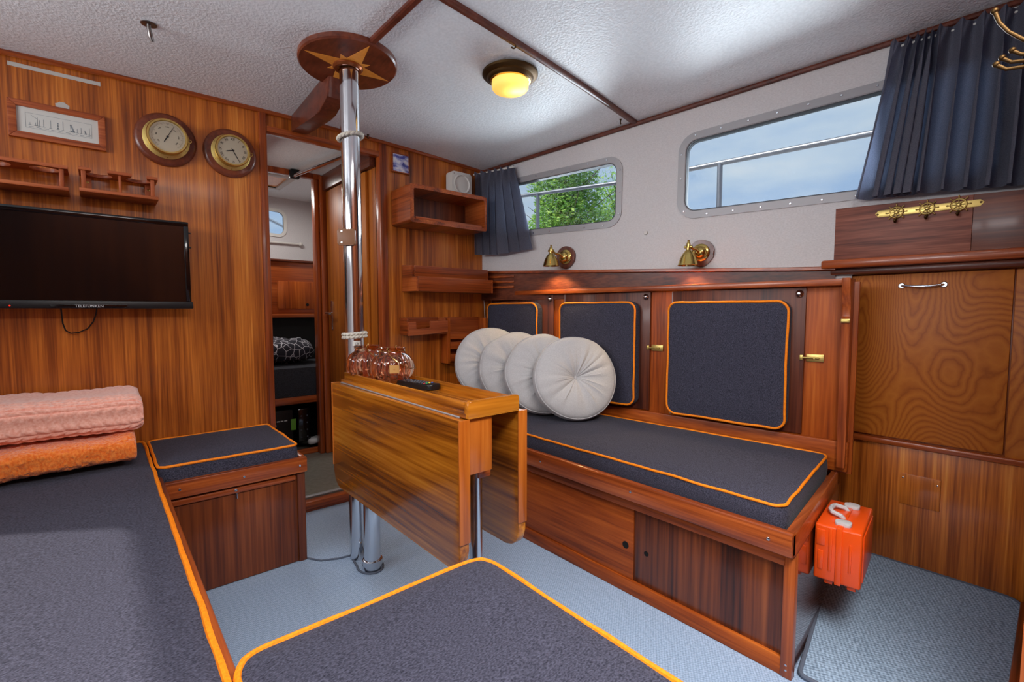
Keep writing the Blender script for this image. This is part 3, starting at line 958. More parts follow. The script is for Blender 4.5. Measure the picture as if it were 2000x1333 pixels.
# television
t = thing('television', 'wide black flat television hung on the wooden bulkhead', 'television', (-.1, 2.25, .955))
bm = B(); box(bm, (-.462, 2.222, .972), (.276, 2.262, 1.288), bev=.006); link('housing', bm, M_['black_plastic'], t)
bm = B()
for lo, hi in (((-.462, 2.214, 1.270), (.276, 2.226, 1.288)), ((.260, 2.214, .985), (.276, 2.226, 1.272)), ((-.462, 2.214, .985), (-.446, 2.226, 1.272))): box(bm, lo, hi, bev=.002)
link('bezel', bm, M_['black_gloss'], t)
bm = B(); box(bm, (-.448, 2.218, .982), (.262, 2.223, 1.272), bev=0); link('screen', bm, M_['black_gloss'], t)
bm = B()
prism(bm, [(-.464, .957), (.280, .957), (.282, .962), (.280, .984), (-.464, .984), (-.466, .962)], 0, .032, frame((0, 2.212, 0), X3, Z3, Y3), bev=.003)
link('lower_bezel', bm, M_['black_plastic'], t)
bm = B(); prism(bm, [(-.115, .9585), (.075, .9585), (.083, .971), (-.123, .971)], 0, .004, frame((0, 2.2095, 0), X3, Z3, Y3), bev=.001); link('logo_plate', bm, M_['black_gloss'], t)
TXM = lambda x, y, z: frame((x, y, z), X3, Z3, (0, -1, 0))
link('lettering', text_bm('TELEFUNKEN', .0125, TXM(-.021, 2.209, .9648)), M_['logo_white'], t, label='white maker lettering')
bm = B(); ball(bm, (-.213, 2.2118, .966), .0022); link('standby_light', bm, M_['led'], t, label='red standby light')
bm = B(); box(bm, (-.25, 2.262, 1.03), (.06, 2.30, 1.23), bev=.004); link('wall_bracket', bm, M_['black_plastic'], t)
bm = B()
for z in (1.25, 1.195): sweep(bm, [(.276, 2.245, z), (.286, 2.245, z)], .003, 6)
link_each('side_button', bm, M_['black_plastic'], t)
bm = B()
cp = [(-.096, 2.27, .958), (-.095, 2.275, .93), (-.094, 2.28, .905), (-.088, 2.285, .880), (-.075, 2.287, .870), (-.055, 2.287, .872), (-.030, 2.285, .885), (-.014, 2.28, .910), (-.006, 2.275, .935), (-.002, 2.27, .958)]
sweep(bm, cp, .0022, 6); link('cable', bm, M_['black_plastic'], t)

# framed print
f_ = thing('framed_print', 'wooden framed print of thin line drawings on pale paper, above the racks', 'picture', (-.075, 2.29, 1.52))
bm = B()
def rect_frame(bm, x0, x1, z0, z1, w, y0, y1):
    fm = frame((0, y0, 0), X3, Z3, Y3); d = y1 - y0
    prism(bm, [(x0, z0), (x1, z0), (x1 - w, z0 + w), (x0 + w, z0 + w)], 0, d, fm, .002)
    prism(bm, [(x0, z1), (x0 + w, z1 - w), (x1 - w, z1 - w), (x1, z1)], 0, d, fm, .002)
    prism(bm, [(x0, z0), (x0 + w, z0 + w), (x0 + w, z1 - w), (x0, z1)], 0, d, fm, .002)
    prism(bm, [(x1, z0), (x1, z1), (x1 - w, z1 - w), (x1 - w, z0 + w)], 0, d, fm, .002)
rect_frame(bm, -.196, .048, 1.523, 1.645, .020, 2.283, 2.299)
link('frame', bm, M_['rack_x'], f_)
bm = B(); box(bm, (-.178, 2.290, 1.541), (.030, 2.296, 1.627), bev=0); link('print', bm, M_['paper'], f_)
bm = B()
def ln(x0, z0, x1, z1, w=.0007, y=2.2896):
    d = V((x1 - x0, 0, z1 - z0)); L = d.length; d.normalize(); p = V((-d.z, 0, d.x)) * w
    a, b = V((x0, y, z0)), V((x1, y, z1))
    vs = [bm.verts.new(q) for q in (a - p, b - p, b + p, a + p)]; bm.faces.new(vs)
for a in (((-.155, 1.560), (.010, 1.560)), ((-.155, 1.608), (.010, 1.608)), ((-.155, 1.560), (-.155, 1.608)), ((.010, 1.560), (.010, 1.608))): ln(a[0][0], a[0][1], a[1][0], a[1][1], .0004)
xs = [-.145, -.132, -.127, -.122, -.112, -.095, -.077, -.064, -.045, -.040, -.028, -.018, -.008, .004]
hs = [.008, .010, .028, .020, .024, .026, .018, .030, .024, .008, .014, .020, .014, .024]
for x, hh in zip(xs, hs):
    ln(x, 1.570, x, 1.570 + hh, .0006); ln(x - .004, 1.570, x + .004, 1.570, .0006)
for k in range(3):
    z = 1.574 + k * .008; bm.faces.new([bm.verts.new((-.077 + .0022 * math.cos(2 * PI * i / 10), 2.2896, z + .0022 * math.sin(2 * PI * i / 10))) for i in range(10)])
ln(-.142, 1.602, -.127, 1.592, .0006); ln(-.045, 1.594, -.036, 1.571, .002); ln(-.045, 1.571, -.034, 1.571, .002); ln(-.008, 1.580, -.004, 1.570, .0015)
for x in (-.148, -.13, -.112, -.094, -.076, -.058, -.04, -.022, -.006): ln(x, 1.5645, x + .012, 1.5645, .0007)
link('line_drawing', bm, M_['ink'], f_, recalc=False)

# strip of tape and torn paper left on the wood
bm = B(); n = 24; tp = []; bt = []
for i in range(n + 1):
    x = -.190 + .231 * i / n; jag = .0012 * noise.noise(V((x * 90, 0, 0)))
    tp.append((x, 1.7655 + jag)); bt.append((x, 1.7525 - jag))
prism(bm, bt + tp[::-1], -.0012, 0, FB)
tag(link('tape_strip', bm, M_['tape'], None, (-.07, 2.2988, 1.752)), 'long strip of pale tape stuck high on the bulkhead', 'tape')
bm = B(); prism(bm, [(-.080, 1.648), (-.046, 1.648), (-.045, 1.660), (-.053, 1.664), (-.056, 1.668), (-.070, 1.668), (-.075, 1.663), (-.081, 1.660)], -.0012, 0, FB)
tag(link('paper_scrap', bm, M_['tape'], None, (-.06, 2.2988, 1.648)), 'torn white paper scrap above the framed print', 'paper')

# barometer and clock on turned round boards
def wall_instrument(name, label, cat, c, r_board, r_case, kind):
    x, z = c
    e = thing(name, label, cat, (x, YF - .02, z - r_board))
    FM = frame((x, YF, z), X3, Z3, (0, -1, 0))        # local z points into the cabin
    FM = frame((x, YF, z), (-1, 0, 0), Z3, (0, -1, 0))
    bm = B(); lathe(bm, [(0, 0), (r_board, 0), (r_board, .008), (r_board - .006, .015), (r_board - .012, .017), (0, .017)], 48, FM); link('mounting_board', bm, M_['mount_wood'], e)
    bm = B(); R = r_case
    lathe(bm, [(0, .017), (R, .017), (R, .021), (R * .93, .023), (R * .83, .025), (R * .83, .049), (R * .87, .052), (R * .88, .058), (R * .84, .063), (R * .77, .063), (R * .75, .056), (0, .056)], 48, FM)
    link('brass_case', bm, M_['brass_satin'], e)
    bm = B()
    for k in range(6):
        a = PI / 6 + k * PI / 3
        disc(bm, FM @ V((R * .93 * math.cos(a), R * .93 * math.sin(a), .0215)), (0, -1, 0), .0025, .0015, 8)
    link_each('screw', bm, M_['brass'], e); bm = B()
    sweep(bm, [FM @ V((-R * .84, -.010, .055)), FM @ V((-R * .98, -.008, .055)), FM @ V((-R * 1.02, -.003, .055)), FM @ V((-R * .98, .003, .055)), FM @ V((-R * .84, .004, .055))], .002, 6)
    link('latch', bm, M_['brass'], e)
    rd = R * .745
    bm = B(); lathe(bm, [(0, .0560), (rd, .0560), (rd, .0566), (0, .0566)], 40, FM); dial = link('dial', bm, M_['silver_dial'], e)
    bm = B(); yy = .0572
    def hand(a, L, w, tail=.2):
        d = V((-math.sin(a) * -1, math.cos(a))); p = V((d.y, -d.x)) * w
        d = V((math.sin(a), math.cos(a)))
        p = V((d.y, -d.x)) * w
        # local x is mirrored, so clockwise seen from the cabin is -x
        pts = [(-(q.x), q.y) for q in (-d * L * tail - p, d * L * .7 - p * 1.2, d * L, d * L * .7 + p * 1.2, -d * L * tail + p)]
        prism(bm, pts, yy, yy + .0007, FM)
    if kind == 'clock':
        hand(math.radians(253), rd * .55, .0018); hand(math.radians(152), rd * .80, .0013)
        disc(bm, FM @ V((0, 0, yy)), (0, -1, 0), .003, .002, 12)
        link('clock_hands', bm, M_['ink_dark'], e)
        nb = B()
        for k, s in enumerate(['XII', 'I', 'II', 'III', 'IIII', 'V', 'VI', 'VII', 'VIII', 'IX', 'X', 'XI']):
            a = k * PI / 6
            p = FM @ V((-math.sin(a) * rd * .82, math.cos(a) * rd * .82, .0569))
            tm = text_bm(s, rd * .25, frame(p, (math.cos(a), 0, -math.sin(a)), (math.sin(a), 0, math.cos(a)), (0, -1, 0)))
            merge(nb, tm)
        link('numerals', nb, M_['ink_dark'], e)
    else:
        hand(math.radians(28), rd * .85, .0008, .35); hand(math.radians(208), rd * .5, .0014, .1)
        disc(bm, FM @ V((0, 0, yy)), (0, -1, 0), .004, .002, 12)
        link('pointer', bm, M_['ink_dark'], e)
        nb = B()
        for k in range(60):
            a = math.radians(-140 + 280 * k / 59); r0 = rd * (.82 if k % 5 else .74)
            p0 = V((-math.sin(a), math.cos(a)))
            w = V((p0.y, -p0.x)) * .0003
            prism(nb, [tuple(p0 * r0 - w), tuple(p0 * r0 + w), tuple(p0 * rd * .9 + w), tuple(p0 * rd * .9 - w)], .0568, .0570, FM)
        for k, s in enumerate(['970', '980', '990', '1000', '1010', '1020', '1030']):
            a = math.radians(-126 + 42 * k)
            p = FM @ V((-math.sin(a) * rd * .62, math.cos(a) * rd * .62, .0569))
            merge(nb, text_bm(s, rd * .11, frame(p, (math.cos(a), 0, -math.sin(a)), (math.sin(a), 0, math.cos(a)), (0, -1, 0))))
        link('scale_marks', nb, M_['ink_dark'], e)
    return e
wall_instrument('barometer', 'brass barometer on a round wooden board beside the framed print', 'barometer', (.226, 1.605), .099, .0745, 'baro')
wall_instrument('wall_clock', 'brass clock with roman numerals on a round wooden board next to the doorway', 'clock', (.4425, 1.600), .097, .0715, 'clock')

# two slatted glass racks
def glass_rack(label, x0, x1, open_front, zt):
    zb = zt - .082
    e = thing('glass_rack', label, 'rack', ((x0 + x1) / 2, 2.26, zb), 'glass racks above the television')
    def board(name, z, th, notch):
        poly = [(x0, 2.298), (x1, 2.298)]
        yf = 2.178
        k = 2; w = (x1 - x0) / k; r = .037
        cen = [x0 + w * (i + .5) for i in range(k)]
        if not notch:
            bm = B(); box(bm, (x0, yf, z), (x1, 2.298, z + th), bev=.002)
            return link(name, bm, M_['rack_x'], e)
        bm = B()
        if open_front:
            # U shaped cut-outs open to the front
            front = []
            x = x1
            front.append((x1, yf))
            for c in cen[::-1]:
                front.append((c + r * .55, yf))
                front += [(c + r * math.cos(a), 2.235 + r * math.sin(a)) for a in [(-50 + 280 * i / 14) * PI / 180 for i in range(15)]]
                front.append((c - r * .55, yf))
            front.append((x0, yf))
            prism(bm, [(x1, 2.285)] + front + [(x0, 2.285)], z, z + th, None, .0015)
        else:
            # closed round holes
            edges = []
            outer = [(x0, yf), (x1, yf), (x1, 2.285), (x0, 2.285)]
            t = wall_with_holes(outer, [[(c + r * math.cos(2 * PI * i / 24), 2.232 + r * math.sin(2 * PI * i / 24)) for i in range(24)] for c in cen], frame((0, 0, z), X3, Y3, Z3), th)
            t.verts.index_update(); merge(bm, t)
        return link(name, bm, M_['rack_x'], e)
    board('top_board', zt - .011, .011, True)
    board('bottom_board', zb, .012, False)
    bm = B(); box(bm, (x0 + .012, 2.286, zb), (x0 + .032, 2.299, zt), bev=.002); link('back_batten', bm, M_['rack_z'], e)
    bm = B(); box(bm, (x1 - .032, 2.286, zb), (x1 - .012, 2.299, zt), bev=.002); link('back_batten', bm, M_['rack_z'], e)
    for x in ((x0 + .006, x0 + .018), (x1 - .022, x1 - .010)):
        bm = B(); box(bm, (x[0], 2.184, zb + .011), (x[1], 2.196, zt - .010), bev=.002); link('front_post', bm, M_['rack_z'], e)
    if open_front:
        xm = (x0 + x1) / 2; bm = B(); box(bm, (xm - .004, 2.184, zb + .011), (xm + .004, 2.196, zt - .010), bev=.002); link('front_post', bm, M_['rack_z'], e)
    bm = B()
    for x in (x0 + .022, x1 - .022): disc(bm, (x, 2.2855, zt - .03), (0, -1, 0), .004, .0015, 10)
    link_each('brass_screw', bm, M_['brass'], e)
    return e
glass_rack('wooden glass rack with closed round holes at the left picture edge', -.285, -.056, False, 1.428)
glass_rack('wooden glass rack with open fronted cut-outs below the barometer', -.030, .185, True, 1.433)

# tile picture
p_ = thing('tile_picture', 'small blue and white tile of a boat at sea beside the door frame', 'tile', (1.22, 2.29, 1.665))
bm = B(); rect_frame(bm, 1.168, 1.268, 1.662, 1.760, .006, 2.283, 2.299); link('frame', bm, M_['mahogany_x'], p_)
bm = B(); box(bm, (1.173, 2.285, 1.667), (1.263, 2.292, 1.755), bev=.001); link('tile', bm, M_['tile_picture'], p_)
bm = B(); fm = frame((0, 2.2846, 0), X3, Z3, (0, -1, 0))
prism(bm, [(1.228, 1.702), (1.240, 1.702), (1.236, 1.698), (1.231, 1.698)], 0, .0004, fm); prism(bm, [(1.2335, 1.703), (1.2335, 1.722), (1.226, 1.704)], 0, .0004, fm); prism(bm, [(1.2345, 1.703), (1.2345, 1.718), (1.240, 1.704)], 0, .0004, fm)
link('painted_boat', bm, plain('tile_blue', rgb(60, 66, 140), .3), p_)
# open box shelf
s_ = thing('box_shelf', 'open wooden box shelf with a rounded frame, mounted right of the doorway', 'shelf', (1.43, 2.23, 1.39))
SY = 2.105
FS = frame((0, SY, 0), X3, Z3, Y3)
outer = rpoly([(1.168, 1.384), (1.640, 1.384), (1.640, 1.570), (1.168, 1.570)], .014)
bm = B()
t = wall_with_holes([tuple(p) for p in outer], [[tuple(p) for p in rpoly([(1.190, 1.402), (1.626, 1.402), (1.626, 1.550), (1.190, 1.550)], .010)]], FS, .193)
t.verts.index_update(); merge(bm, t)
link('case', bm, M_['mahogany_y'], s_)
bm = B(); box(bm, (1.180, 2.290, 1.395), (1.632, 2.299, 1.56), bev=0); link('back_board', bm, M_['sapele_dark'], s_)
bm = B(); box(bm, (1.205, SY + .012, 1.402), (1.618, SY + .022, 1.416), bev=.002); link('fiddle', bm, M_['mahogany_x'], s_)
# loudspeaker
s_ = thing('loudspeaker', 'small flat white loudspeaker standing on the box shelf', 'speaker', (1.55, 2.23, 1.571))
bm = B(); prism(bm, rpoly([(1.488, 1.5712), (1.618, 1.5712), (1.618, 1.712), (1.488, 1.712)], .012), 0, .06, frame((0, 2.215, 0), X3, Z3, Y3), bev=.004); link('cabinet', bm, M_['white_plastic'], s_)
bm = B(); FM = frame((1.553, 2.2145, 1.648), (-1, 0, 0), Z3, (0, -1, 0)); lathe(bm, [(.054, -.001), (.054, .004), (.050, .006), (.046, .005), (.043, .0005), (.036, .0005), (.030, .002), (0, .004)], 40, FM); link('grille', bm, M_['white_plastic'], s_)
bm = B()
for x, z in ((1.50, 1.60), (1.606, 1.60), (1.50, 1.70), (1.606, 1.70)): disc(bm, (x, 2.2148, z), (0, -1, 0), .003, .001, 8)
link_each('screw', bm, M_['steel'], s_)
# stepped book rack
s_ = thing('book_rack', 'stepped mahogany book rack below the box shelf', 'rack', (1.45, 2.23, 1.05))
FE = frame((0, 0, 0), Y3, Z3, X3)
st_poly = [(2.298, 1.049), (2.150, 1.049), (2.150, 1.124), (2.196, 1.126), (2.196, 1.182), (2.298, 1.190)]
for xa in ((1.222, 1.236), (1.705, 1.719)):
    bm = B(); prism(bm, st_poly, xa[0], xa[1], FE, .002); link('end_panel', bm, M_['mahogany_y'], s_)
bm = B(); box(bm, (1.236, 2.150, 1.049), (1.705, 2.164, 1.124), bev=.002); link('front_board', bm, M_['mahogany_x'], s_)
bm = B(); box(bm, (1.236, 2.186, 1.117), (1.705, 2.200, 1.182), bev=.002); link('upper_board', bm, M_['mahogany_x'], s_)
bm = B(); box(bm, (1.236, 2.164, 1.049), (1.705, 2.298, 1.059), bev=0); link('bottom_board', bm, M_['mahogany_x'], s_)
# small box with a notch
s_ = thing('letter_box', 'small mahogany wall box with a notched front beside the round cushions', 'box', (1.30, 2.23, .82))
LB = 2.205
bm = B(); prism(bm, [(1.208, .818), (1.446, .832), (1.446, .896), (1.337, .894), (1.337, .856), (1.250, .850), (1.250, .892), (1.208, .890)], 0, .012, frame((0, LB, 0), X3, Z3, Y3), .0015); link('front', bm, M_['rack_x'], s_)
for xa in ((1.204, 1.216), (1.434, 1.446)):
    bm = B(); box(bm, (xa[0], LB + .012, .822), (xa[1], 2.298, .911), bev=.002); link('side', bm, M_['mahogany_y'], s_)
bm = B(); box(bm, (1.216, 2.286, .822), (1.434, 2.298, .913), bev=.002); link('back', bm, M_['mahogany_x'], s_)
bm = B(); box(bm, (1.216, LB + .012, .822), (1.434, 2.286, .832), bev=0); link('bottom', bm, M_['mahogany_x'], s_)
# magazine rack
s_ = thing('magazine_rack', 'tall mahogany magazine rack partly hidden behind the round cushions', 'rack', (1.6, 2.26, .65))
bm = B(); box(bm, (1.455, 2.225, .655), (1.475, 2.298, .908), bev=.003); link('side_panel', bm, M_['redwood_z'], s_)
bm = B(); box(bm, (1.715, 2.225, .655), (1.735, 2.298, .908), bev=.003); link('side_panel', bm, M_['redwood_z'], s_)
bm = B(); box(bm, (1.475, 2.285, .66), (1.715, 2.298, .912), bev=.002); link('back_panel', bm, M_['mahogany_x'], s_)
for z in (.665, .735, .79):
    bm = B(); box(bm, (1.475, 2.228, z), (1.715, 2.238, z + .040), bev=.002); link('front_slat', bm, M_['mahogany_x'], s_)

# ================================================================== CEILING FITTINGS, MAST POST
cz0 = ceil_z(.72, 1.73)
c_ = thing('compass_rose', 'dark round wooden boss with an inlaid pale star, under the ceiling at the mast post', 'disc', (.72, 1.73, cz0 - .02))
bm = B()
nseg = 64; top = []; mid = []; low = []
for i in range(nseg):
    a = 2 * PI * i / nseg; x, y = .72 + .170 * math.cos(a), 1.73 + .170 * math.sin(a)
    top.append(bm.verts.new((x, y, ceil_z(x, y)))); mid.append(bm.verts.new((x, y, ceil_z(x, y) - .014)))
    x, y = .72 + .165 * math.cos(a), 1.73 + .165 * math.sin(a); low.append(bm.verts.new((x, y, ceil_z(x, y) - .019)))
for A, Bq in ((top, mid), (mid, low)):
    for i in range(nseg): bm.faces.new((A[i], A[(i + 1) % nseg], Bq[(i + 1) % nseg], Bq[i]))
cb = bm.verts.new((.72, 1.73, cz0 - .019))
for i in range(nseg): bm.faces.new((low[i], low[(i + 1) % nseg], cb))
bm.faces.new(top)
link('boss', bm, M_['mount_wood'], c_)
bm = B()
def on_boss(x, y, d=.0197): return (x, y, ceil_z(x, y) - d)
for k in range(8):
    a = math.radians(3 + 45 * k); long = k % 2 == 0
    L = .158 if long else .078; w = .030 if long else .020
    ctr = V((.72, 1.73)); d = V((math.cos(a), math.sin(a))); pp = V((-d.y, d.x))
    base = ctr + d * .035
    q = [base + pp * w, ctr + d * L, base - pp * w]
    vs = [bm.verts.new(on_boss(z.x, z.y)) for z in q]; bm.faces.new(vs)
    vs2 = [bm.verts.new(on_boss(z.x, z.y, .0188)) for z in q]
    for i in range(3): bm.faces.new((vs[i], vs[(i + 1) % 3], vs2[(i + 1) % 3], vs2[i]))
link('inlaid_star', bm, M_['inlay'], c_, label='pale inlaid star')
bm = B(); lathe(bm, [(.036, 0), (.052, 0), (.052, -.005), (.047, -.011), (.042, -.012), (.036, -.010)], 40, Matrix.Translation((.72, 1.737, cz0 - .019)), closed=True); link('collar', bm, plain('collar_bronze', rgb(150, 84, 46), .3, .7), c_)
# mast knee running forward to the bulkhead
bm = B()
prism(bm, [(1.83, ceil_z(.72, 1.83) - .02), (1.845, 1.752), (1.93, 1.722), (1.99, 1.722), (2.27, 1.742), (2.286, 1.745), (2.286, ceil_z(.72, 2.28) - .012), (2.27, ceil_z(.72, 2.27) - .002), (1.92, ceil_z(.72, 1.92) - .002), (1.89, ceil_z(.72, 1.89) - .02)], .682, .748, FE, .004)
tag(link('deck_beam', bm, M_['batten'], None, (.715, 2.05, 1.722)), 'dark wooden beam running from the compass boss to the door header', 'beam')
# chrome post
zt = cz0 - .022
m_ = thing('mast_post', 'tall polished chrome post standing behind the table up to the ceiling boss', 'post', (.725, 1.74, 0))
bm = B(); lathe(bm, [(.034, 0.002), (.034, zt)], 48, Matrix.Translation((.725, 1.74, 0))); link('tube', bm, M_['chrome'], m_)
def rope_ring(z, tilt, turns, r=.0065):
    bm = B()
    for k in range(turns):
        zz = z + k * r * 1.55
        for st_ in range(2):
            pts = []
            for i in range(72):
                a = 2 * PI * i / 72; ph = a * 9 + st_ * PI
                rr = .034 + r * .9 + .0022 * math.cos(ph)
                pts.append((.725 + rr * math.cos(a), 1.74 + rr * math.sin(a), zz + tilt * math.cos(a + .6) + .0022 * math.sin(ph)))
            sweep(bm, pts, r * .62, 8, closed=True)
    return bm
link('rope_whipping', rope_ring(1.583, .010, 1, .0088), M_['rope'], m_, label='ring of pale rope high on the post')
link('rope_whipping', rope_ring(.852, .003, 2, .0075), M_['rope'], m_, label='double ring of white rope just above the table')
bm = B()
nb = text_bm('ca', .016, ID); bmesh.ops.transform(nb, matrix=Matrix.Identity(4), verts=nb.verts)
for v in nb.verts:
    a = -PI / 2 - .62 + .42 + v.co.x / .0345; v.co = V((.725 + (.0346 + v.co.z) * math.cos(a), 1.74 + (.0346 + v.co.z) * math.sin(a), .829 + v.co.y))
lb = B(); a0 = -PI / 2 - .62
rows = [[lb.verts.new((.725 + .0344 * math.cos(a0 + .08 * i), 1.74 + .0344 * math.sin(a0 + .08 * i), z)) for i in range(12)] for z in (.820, .838)]
for i in range(11): lb.faces.new((rows[0][i], rows[0][i + 1], rows[1][i + 1], rows[1][i]))
sk = link('sticker', lb, M_['white_plastic'], m_)
link('sticker_lettering', nb, M_['ink_dark'], m_)
# wooden clip on the post
cl = thing('post_clip', 'small square wooden clip screwed to the chrome post', 'clip', (.69, 1.69, 1.2))
# (faces the camera side of the post)
ca = math.radians(-128); ux = V((math.cos(ca + PI / 2), math.sin(ca + PI / 2), 0)); nx_ = V((math.cos(ca), math.sin(ca), 0))
FC = frame((.725 + .036 * nx_.x, 1.74 + .036 * nx_.y, 1.215), ux, Z3, nx_)
bm = B(); prism(bm, rpoly([(-.040, -.029), (.022, -.029), (.022, .029), (-.040, .029)], .006), 0, .016, FC, .003); link('block', bm, M_['fairlead'], cl)
bm = B()
for z in (-.02, .02): disc(bm, FC @ V((-.024, z, .0165)), nx_, .0035, .0015, 10)
link_each('screw', bm, M_['steel'], cl)
# ceiling lamp
lc = V((1.238, 1.440)); lz = ceil_z(*lc)
FL = frame((lc.x, lc.y, lz), X3, (0, -1, 0), (0, 0, -1))
l_ = thing('ceiling_lamp', 'round brass ceiling lamp with a glowing amber glass', 'lamp', (lc.x, lc.y, lz - .07))
bm = B(); lathe(bm, [(0, 0), (.107, 0), (.107, .008), (.098, .016), (.090, .018), (.086, .024), (.078, .030), (.074, .030), (.072, .02), (0, .02)], 48, FL); link('base', bm, M_['brass_dark'], l_)
bm = B(); lathe(bm, [(.070, .024), (.071, .045), (.070, .055), (.064, .063), (.050, .069), (.025, .072), (0, .073)], 48, FL); link('glass_shade', bm, M_['lamp_glass'], l_)
bm = B(); lathe(bm, [(.0725, .022), (.0785, .024), (.0785, .031), (.0725, .033)], 48, FL, closed=True); link('brass_ring', bm, M_['brass'], l_)
pl_ = bpy.data.lights.new('ceiling_bulb', 'POINT'); pl_.energy = .32; pl_.color = (1.0, .74, .40); pl_.shadow_soft_size = .015
po = bpy.data.objects.new('ceiling_bulb', pl_); COL.objects.link(po); po.location = (lc.x + .012, lc.y - .02, lz - .045)

def ceiling_hook(label, x, y, tall, dirn, flange, mat):
    z = ceil_z(x, y)
    e = thing('ceiling_hook', label, 'hook', (x, y, z - tall))
    bm = B(); disc(bm, (x, y, z), (0, 0, -1), flange, .003, 20); link('flange', bm, mat, e)
    d = V(dirn).normalized()
    bm = B()
    if flange > .015:
        sweep(bm, [(x, y, z), (x, y, z - tall * .3), V((x, y, z - tall * .7)) + d * .006, V((x, y, z - tall)) + d * .014], [.006, .006, .007, .005], 10)
    else:
        pts = [(x, y, z), (x, y, z - tall * .35)]
        r = tall * .32
        for i in range(9):
            a = PI / 2 - i * (1.35 * PI) / 8
            pts.append(V((x, y, z - tall * .35 - r)) + V((0, 0, 1)) * r * math.sin(a) + d * r * math.cos(a))
        sweep(bm, pts, .0026, 8)
    link('hook', bm, mat, e)
    return e
ceiling_hook('steel peg on a round flange at upper left of the ceiling', .155, 1.885, .045, (.6, .8, 0), .021, M_['tarnish'])
ceiling_hook('small dark hook on the ceiling between lamp and batten', 1.118, 1.283, .024, (.7, -.4, 0), .007, M_['brass_dark'])
ceiling_hook('small dark hook at the batten end above the big window', 1.872, 1.39, .022, (-.7, -.4, 0), .006, M_['brass_dark'])
ceiling_hook('tiny brass hook above the door header right of the post', 1.035, 2.27, .018, (-.8, -.2, 0), .006, M_['brass_dark'])

# ================================================================== TABLE
TX = .737
tb = thing('drop_leaf_table', 'varnished drop leaf table with both flaps hanging, in the middle of the cabin', 'table', (TX, 1.31, 0))
bm = B(); box(bm, (.668, .928, .548), (.738, 1.70, .69), bev=.003); link('box', bm, M_['table_z'], tb)
bm = B(); box(bm, (.654, .926, .690), (.818, 1.700, .703), bev=.003); link('top', bm, M_['table_y'], tb)
for xa in ((.664, .673), (.805, .814)):
    bm = B(); box(bm, (xa[0], .945, .702), (xa[1], 1.695, .728), bev=.003); link('fiddle', bm, M_['table_y'], tb)
bm = B()
prism(bm, rpoly([(.656, .690), (.820, .690), (.820, .732), (.656, .732)], [.002, .002, .006, .010]), 0, .014, frame((0, .918, 0), X3, Z3, Y3), .003); link('end_fiddle', bm, M_['table_x'], tb)
def leaf(x0, x1, edge_x):
    lp = rpoly([(.922, .688), (1.732, .688), (1.732, .312), (.922, .312)], [.003, .003, .052, .052], 8)
    bm = B(); prism(bm, lp, x0, x1, FE, .003); lf = link('leaf', bm, M_['table_y'], tb)
    for ya in ((.918, .9235), (1.7305, 1.736)):
        bm = B(); box(bm, (x0 - .003, ya[0], .385), (x1 + .003, ya[1], .689), bev=.002); link('edge_lipping', bm, M_['table_z'], lf)
    return lf
leaf(.634, .660, -1); leaf(.822, .846, 1)
bm = B()
for x in (.657, .824):
    box(bm, (x - .005, .95, .6885), (x + .005, 1.70, .6925), bev=.001)
link_each('piano_hinge', bm, M_['aluminium'], tb)
for y in (.977, 1.62):
    bm = B(); lathe(bm, [(.0295 if y > 1.2 else .0165, .0), (.0295 if y > 1.2 else .0165, .55)], 28, Matrix.Translation((.725 if y > 1.2 else .722, y, .002)))
    link('leg', bm, M_['steel'] if y < 1.2 else M_['chrome'], tb)
bm = B(); lathe(bm, [(.031, .002), (.031, .02), (.036, .022), (.036, .040), (.031, .042)], 28, Matrix.Translation((.725, 1.62, 0))); link('leg_socket', bm, M_['steel'], tb)
bm = B(); box(bm, (.716, .958, .520), (.757, .978, .548), bev=.003); box(bm, (.70, 1.3, .520), (.755, 1.32, .548), bev=.003); link_each('leaf_support', bm, M_['mahogany_x'], tb)
bm = B(); disc(bm, (.700, .9175, .0), (0, -1, 0), .001, .001); bm.free()
# glass lanterns
def ribf(z, a): return .085 * abs(math.sin(a * 8)) ** .75 * max(0, min(1, (z - .012) / .03)) * max(0, min(1, (.104 - z) / .02))
def lantern(x, y, label, rot):
    z0 = .7042
    e = thing('glass_lantern', label, 'lantern', (x, y, z0), 'ribbed glass lanterns on the table')
    prof_o = [(0, 0), (.030, 0), (.046, .006), (.060, .020), (.0655, .038), (.068, .055), (.065, .074), (.058, .090), (.047, .100), (.043, .106), (.042, .118), (.045, .122)]
    th = .0022
    prof_i = [(max(r - th, 0), z + (th if i < 3 else 0)) for i, (r, z) in enumerate(prof_o)]
    prof = prof_o + prof_i[::-1]
    bm = B(); lathe(bm, prof, 224, Matrix.Translation((x, y, z0)) @ Matrix.Rotation(rot, 4, 'Z'), ribs=ribf, nrib=len(prof_o))
    link('glass_globe', bm, M_['pink_glass'], e)
    bm = B()
    ring = [(x + .0445 * math.cos(2 * PI * i / 36), y + .0445 * math.sin(2 * PI * i / 36), z0 + .112) for i in range(36)]
    sweep(bm, ring, .0011, 6, closed=True)
    for a in (rot + .6, rot + .6 + PI):
        c = V((x + .0465 * math.cos(a), y + .0465 * math.sin(a), z0 + .118)); d = V((math.cos(a), math.sin(a), 0))
        sweep(bm, [c + d * .006 * math.cos(2 * PI * i / 14) + Z3 * .007 * math.sin(2 * PI * i / 14) for i in range(14)], .0011, 6, closed=True)
    hp = []
    for i in range(25):
        q_ = PI * i / 24; ph = rot + .6 - q_
        rr = .047 + .030 * math.sin(q_) ** .5
        hp.append((x + rr * math.cos(ph), y + rr * math.sin(ph), z0 + .112 - .062 * math.sin(q_)))
    sweep(bm, hp, .0011, 6)
    link('wire_handle', bm, M_['brass'], e)
    return e
lantern(.742, 1.472, 'front ribbed pink glass lantern, nearer the remote control', .2)
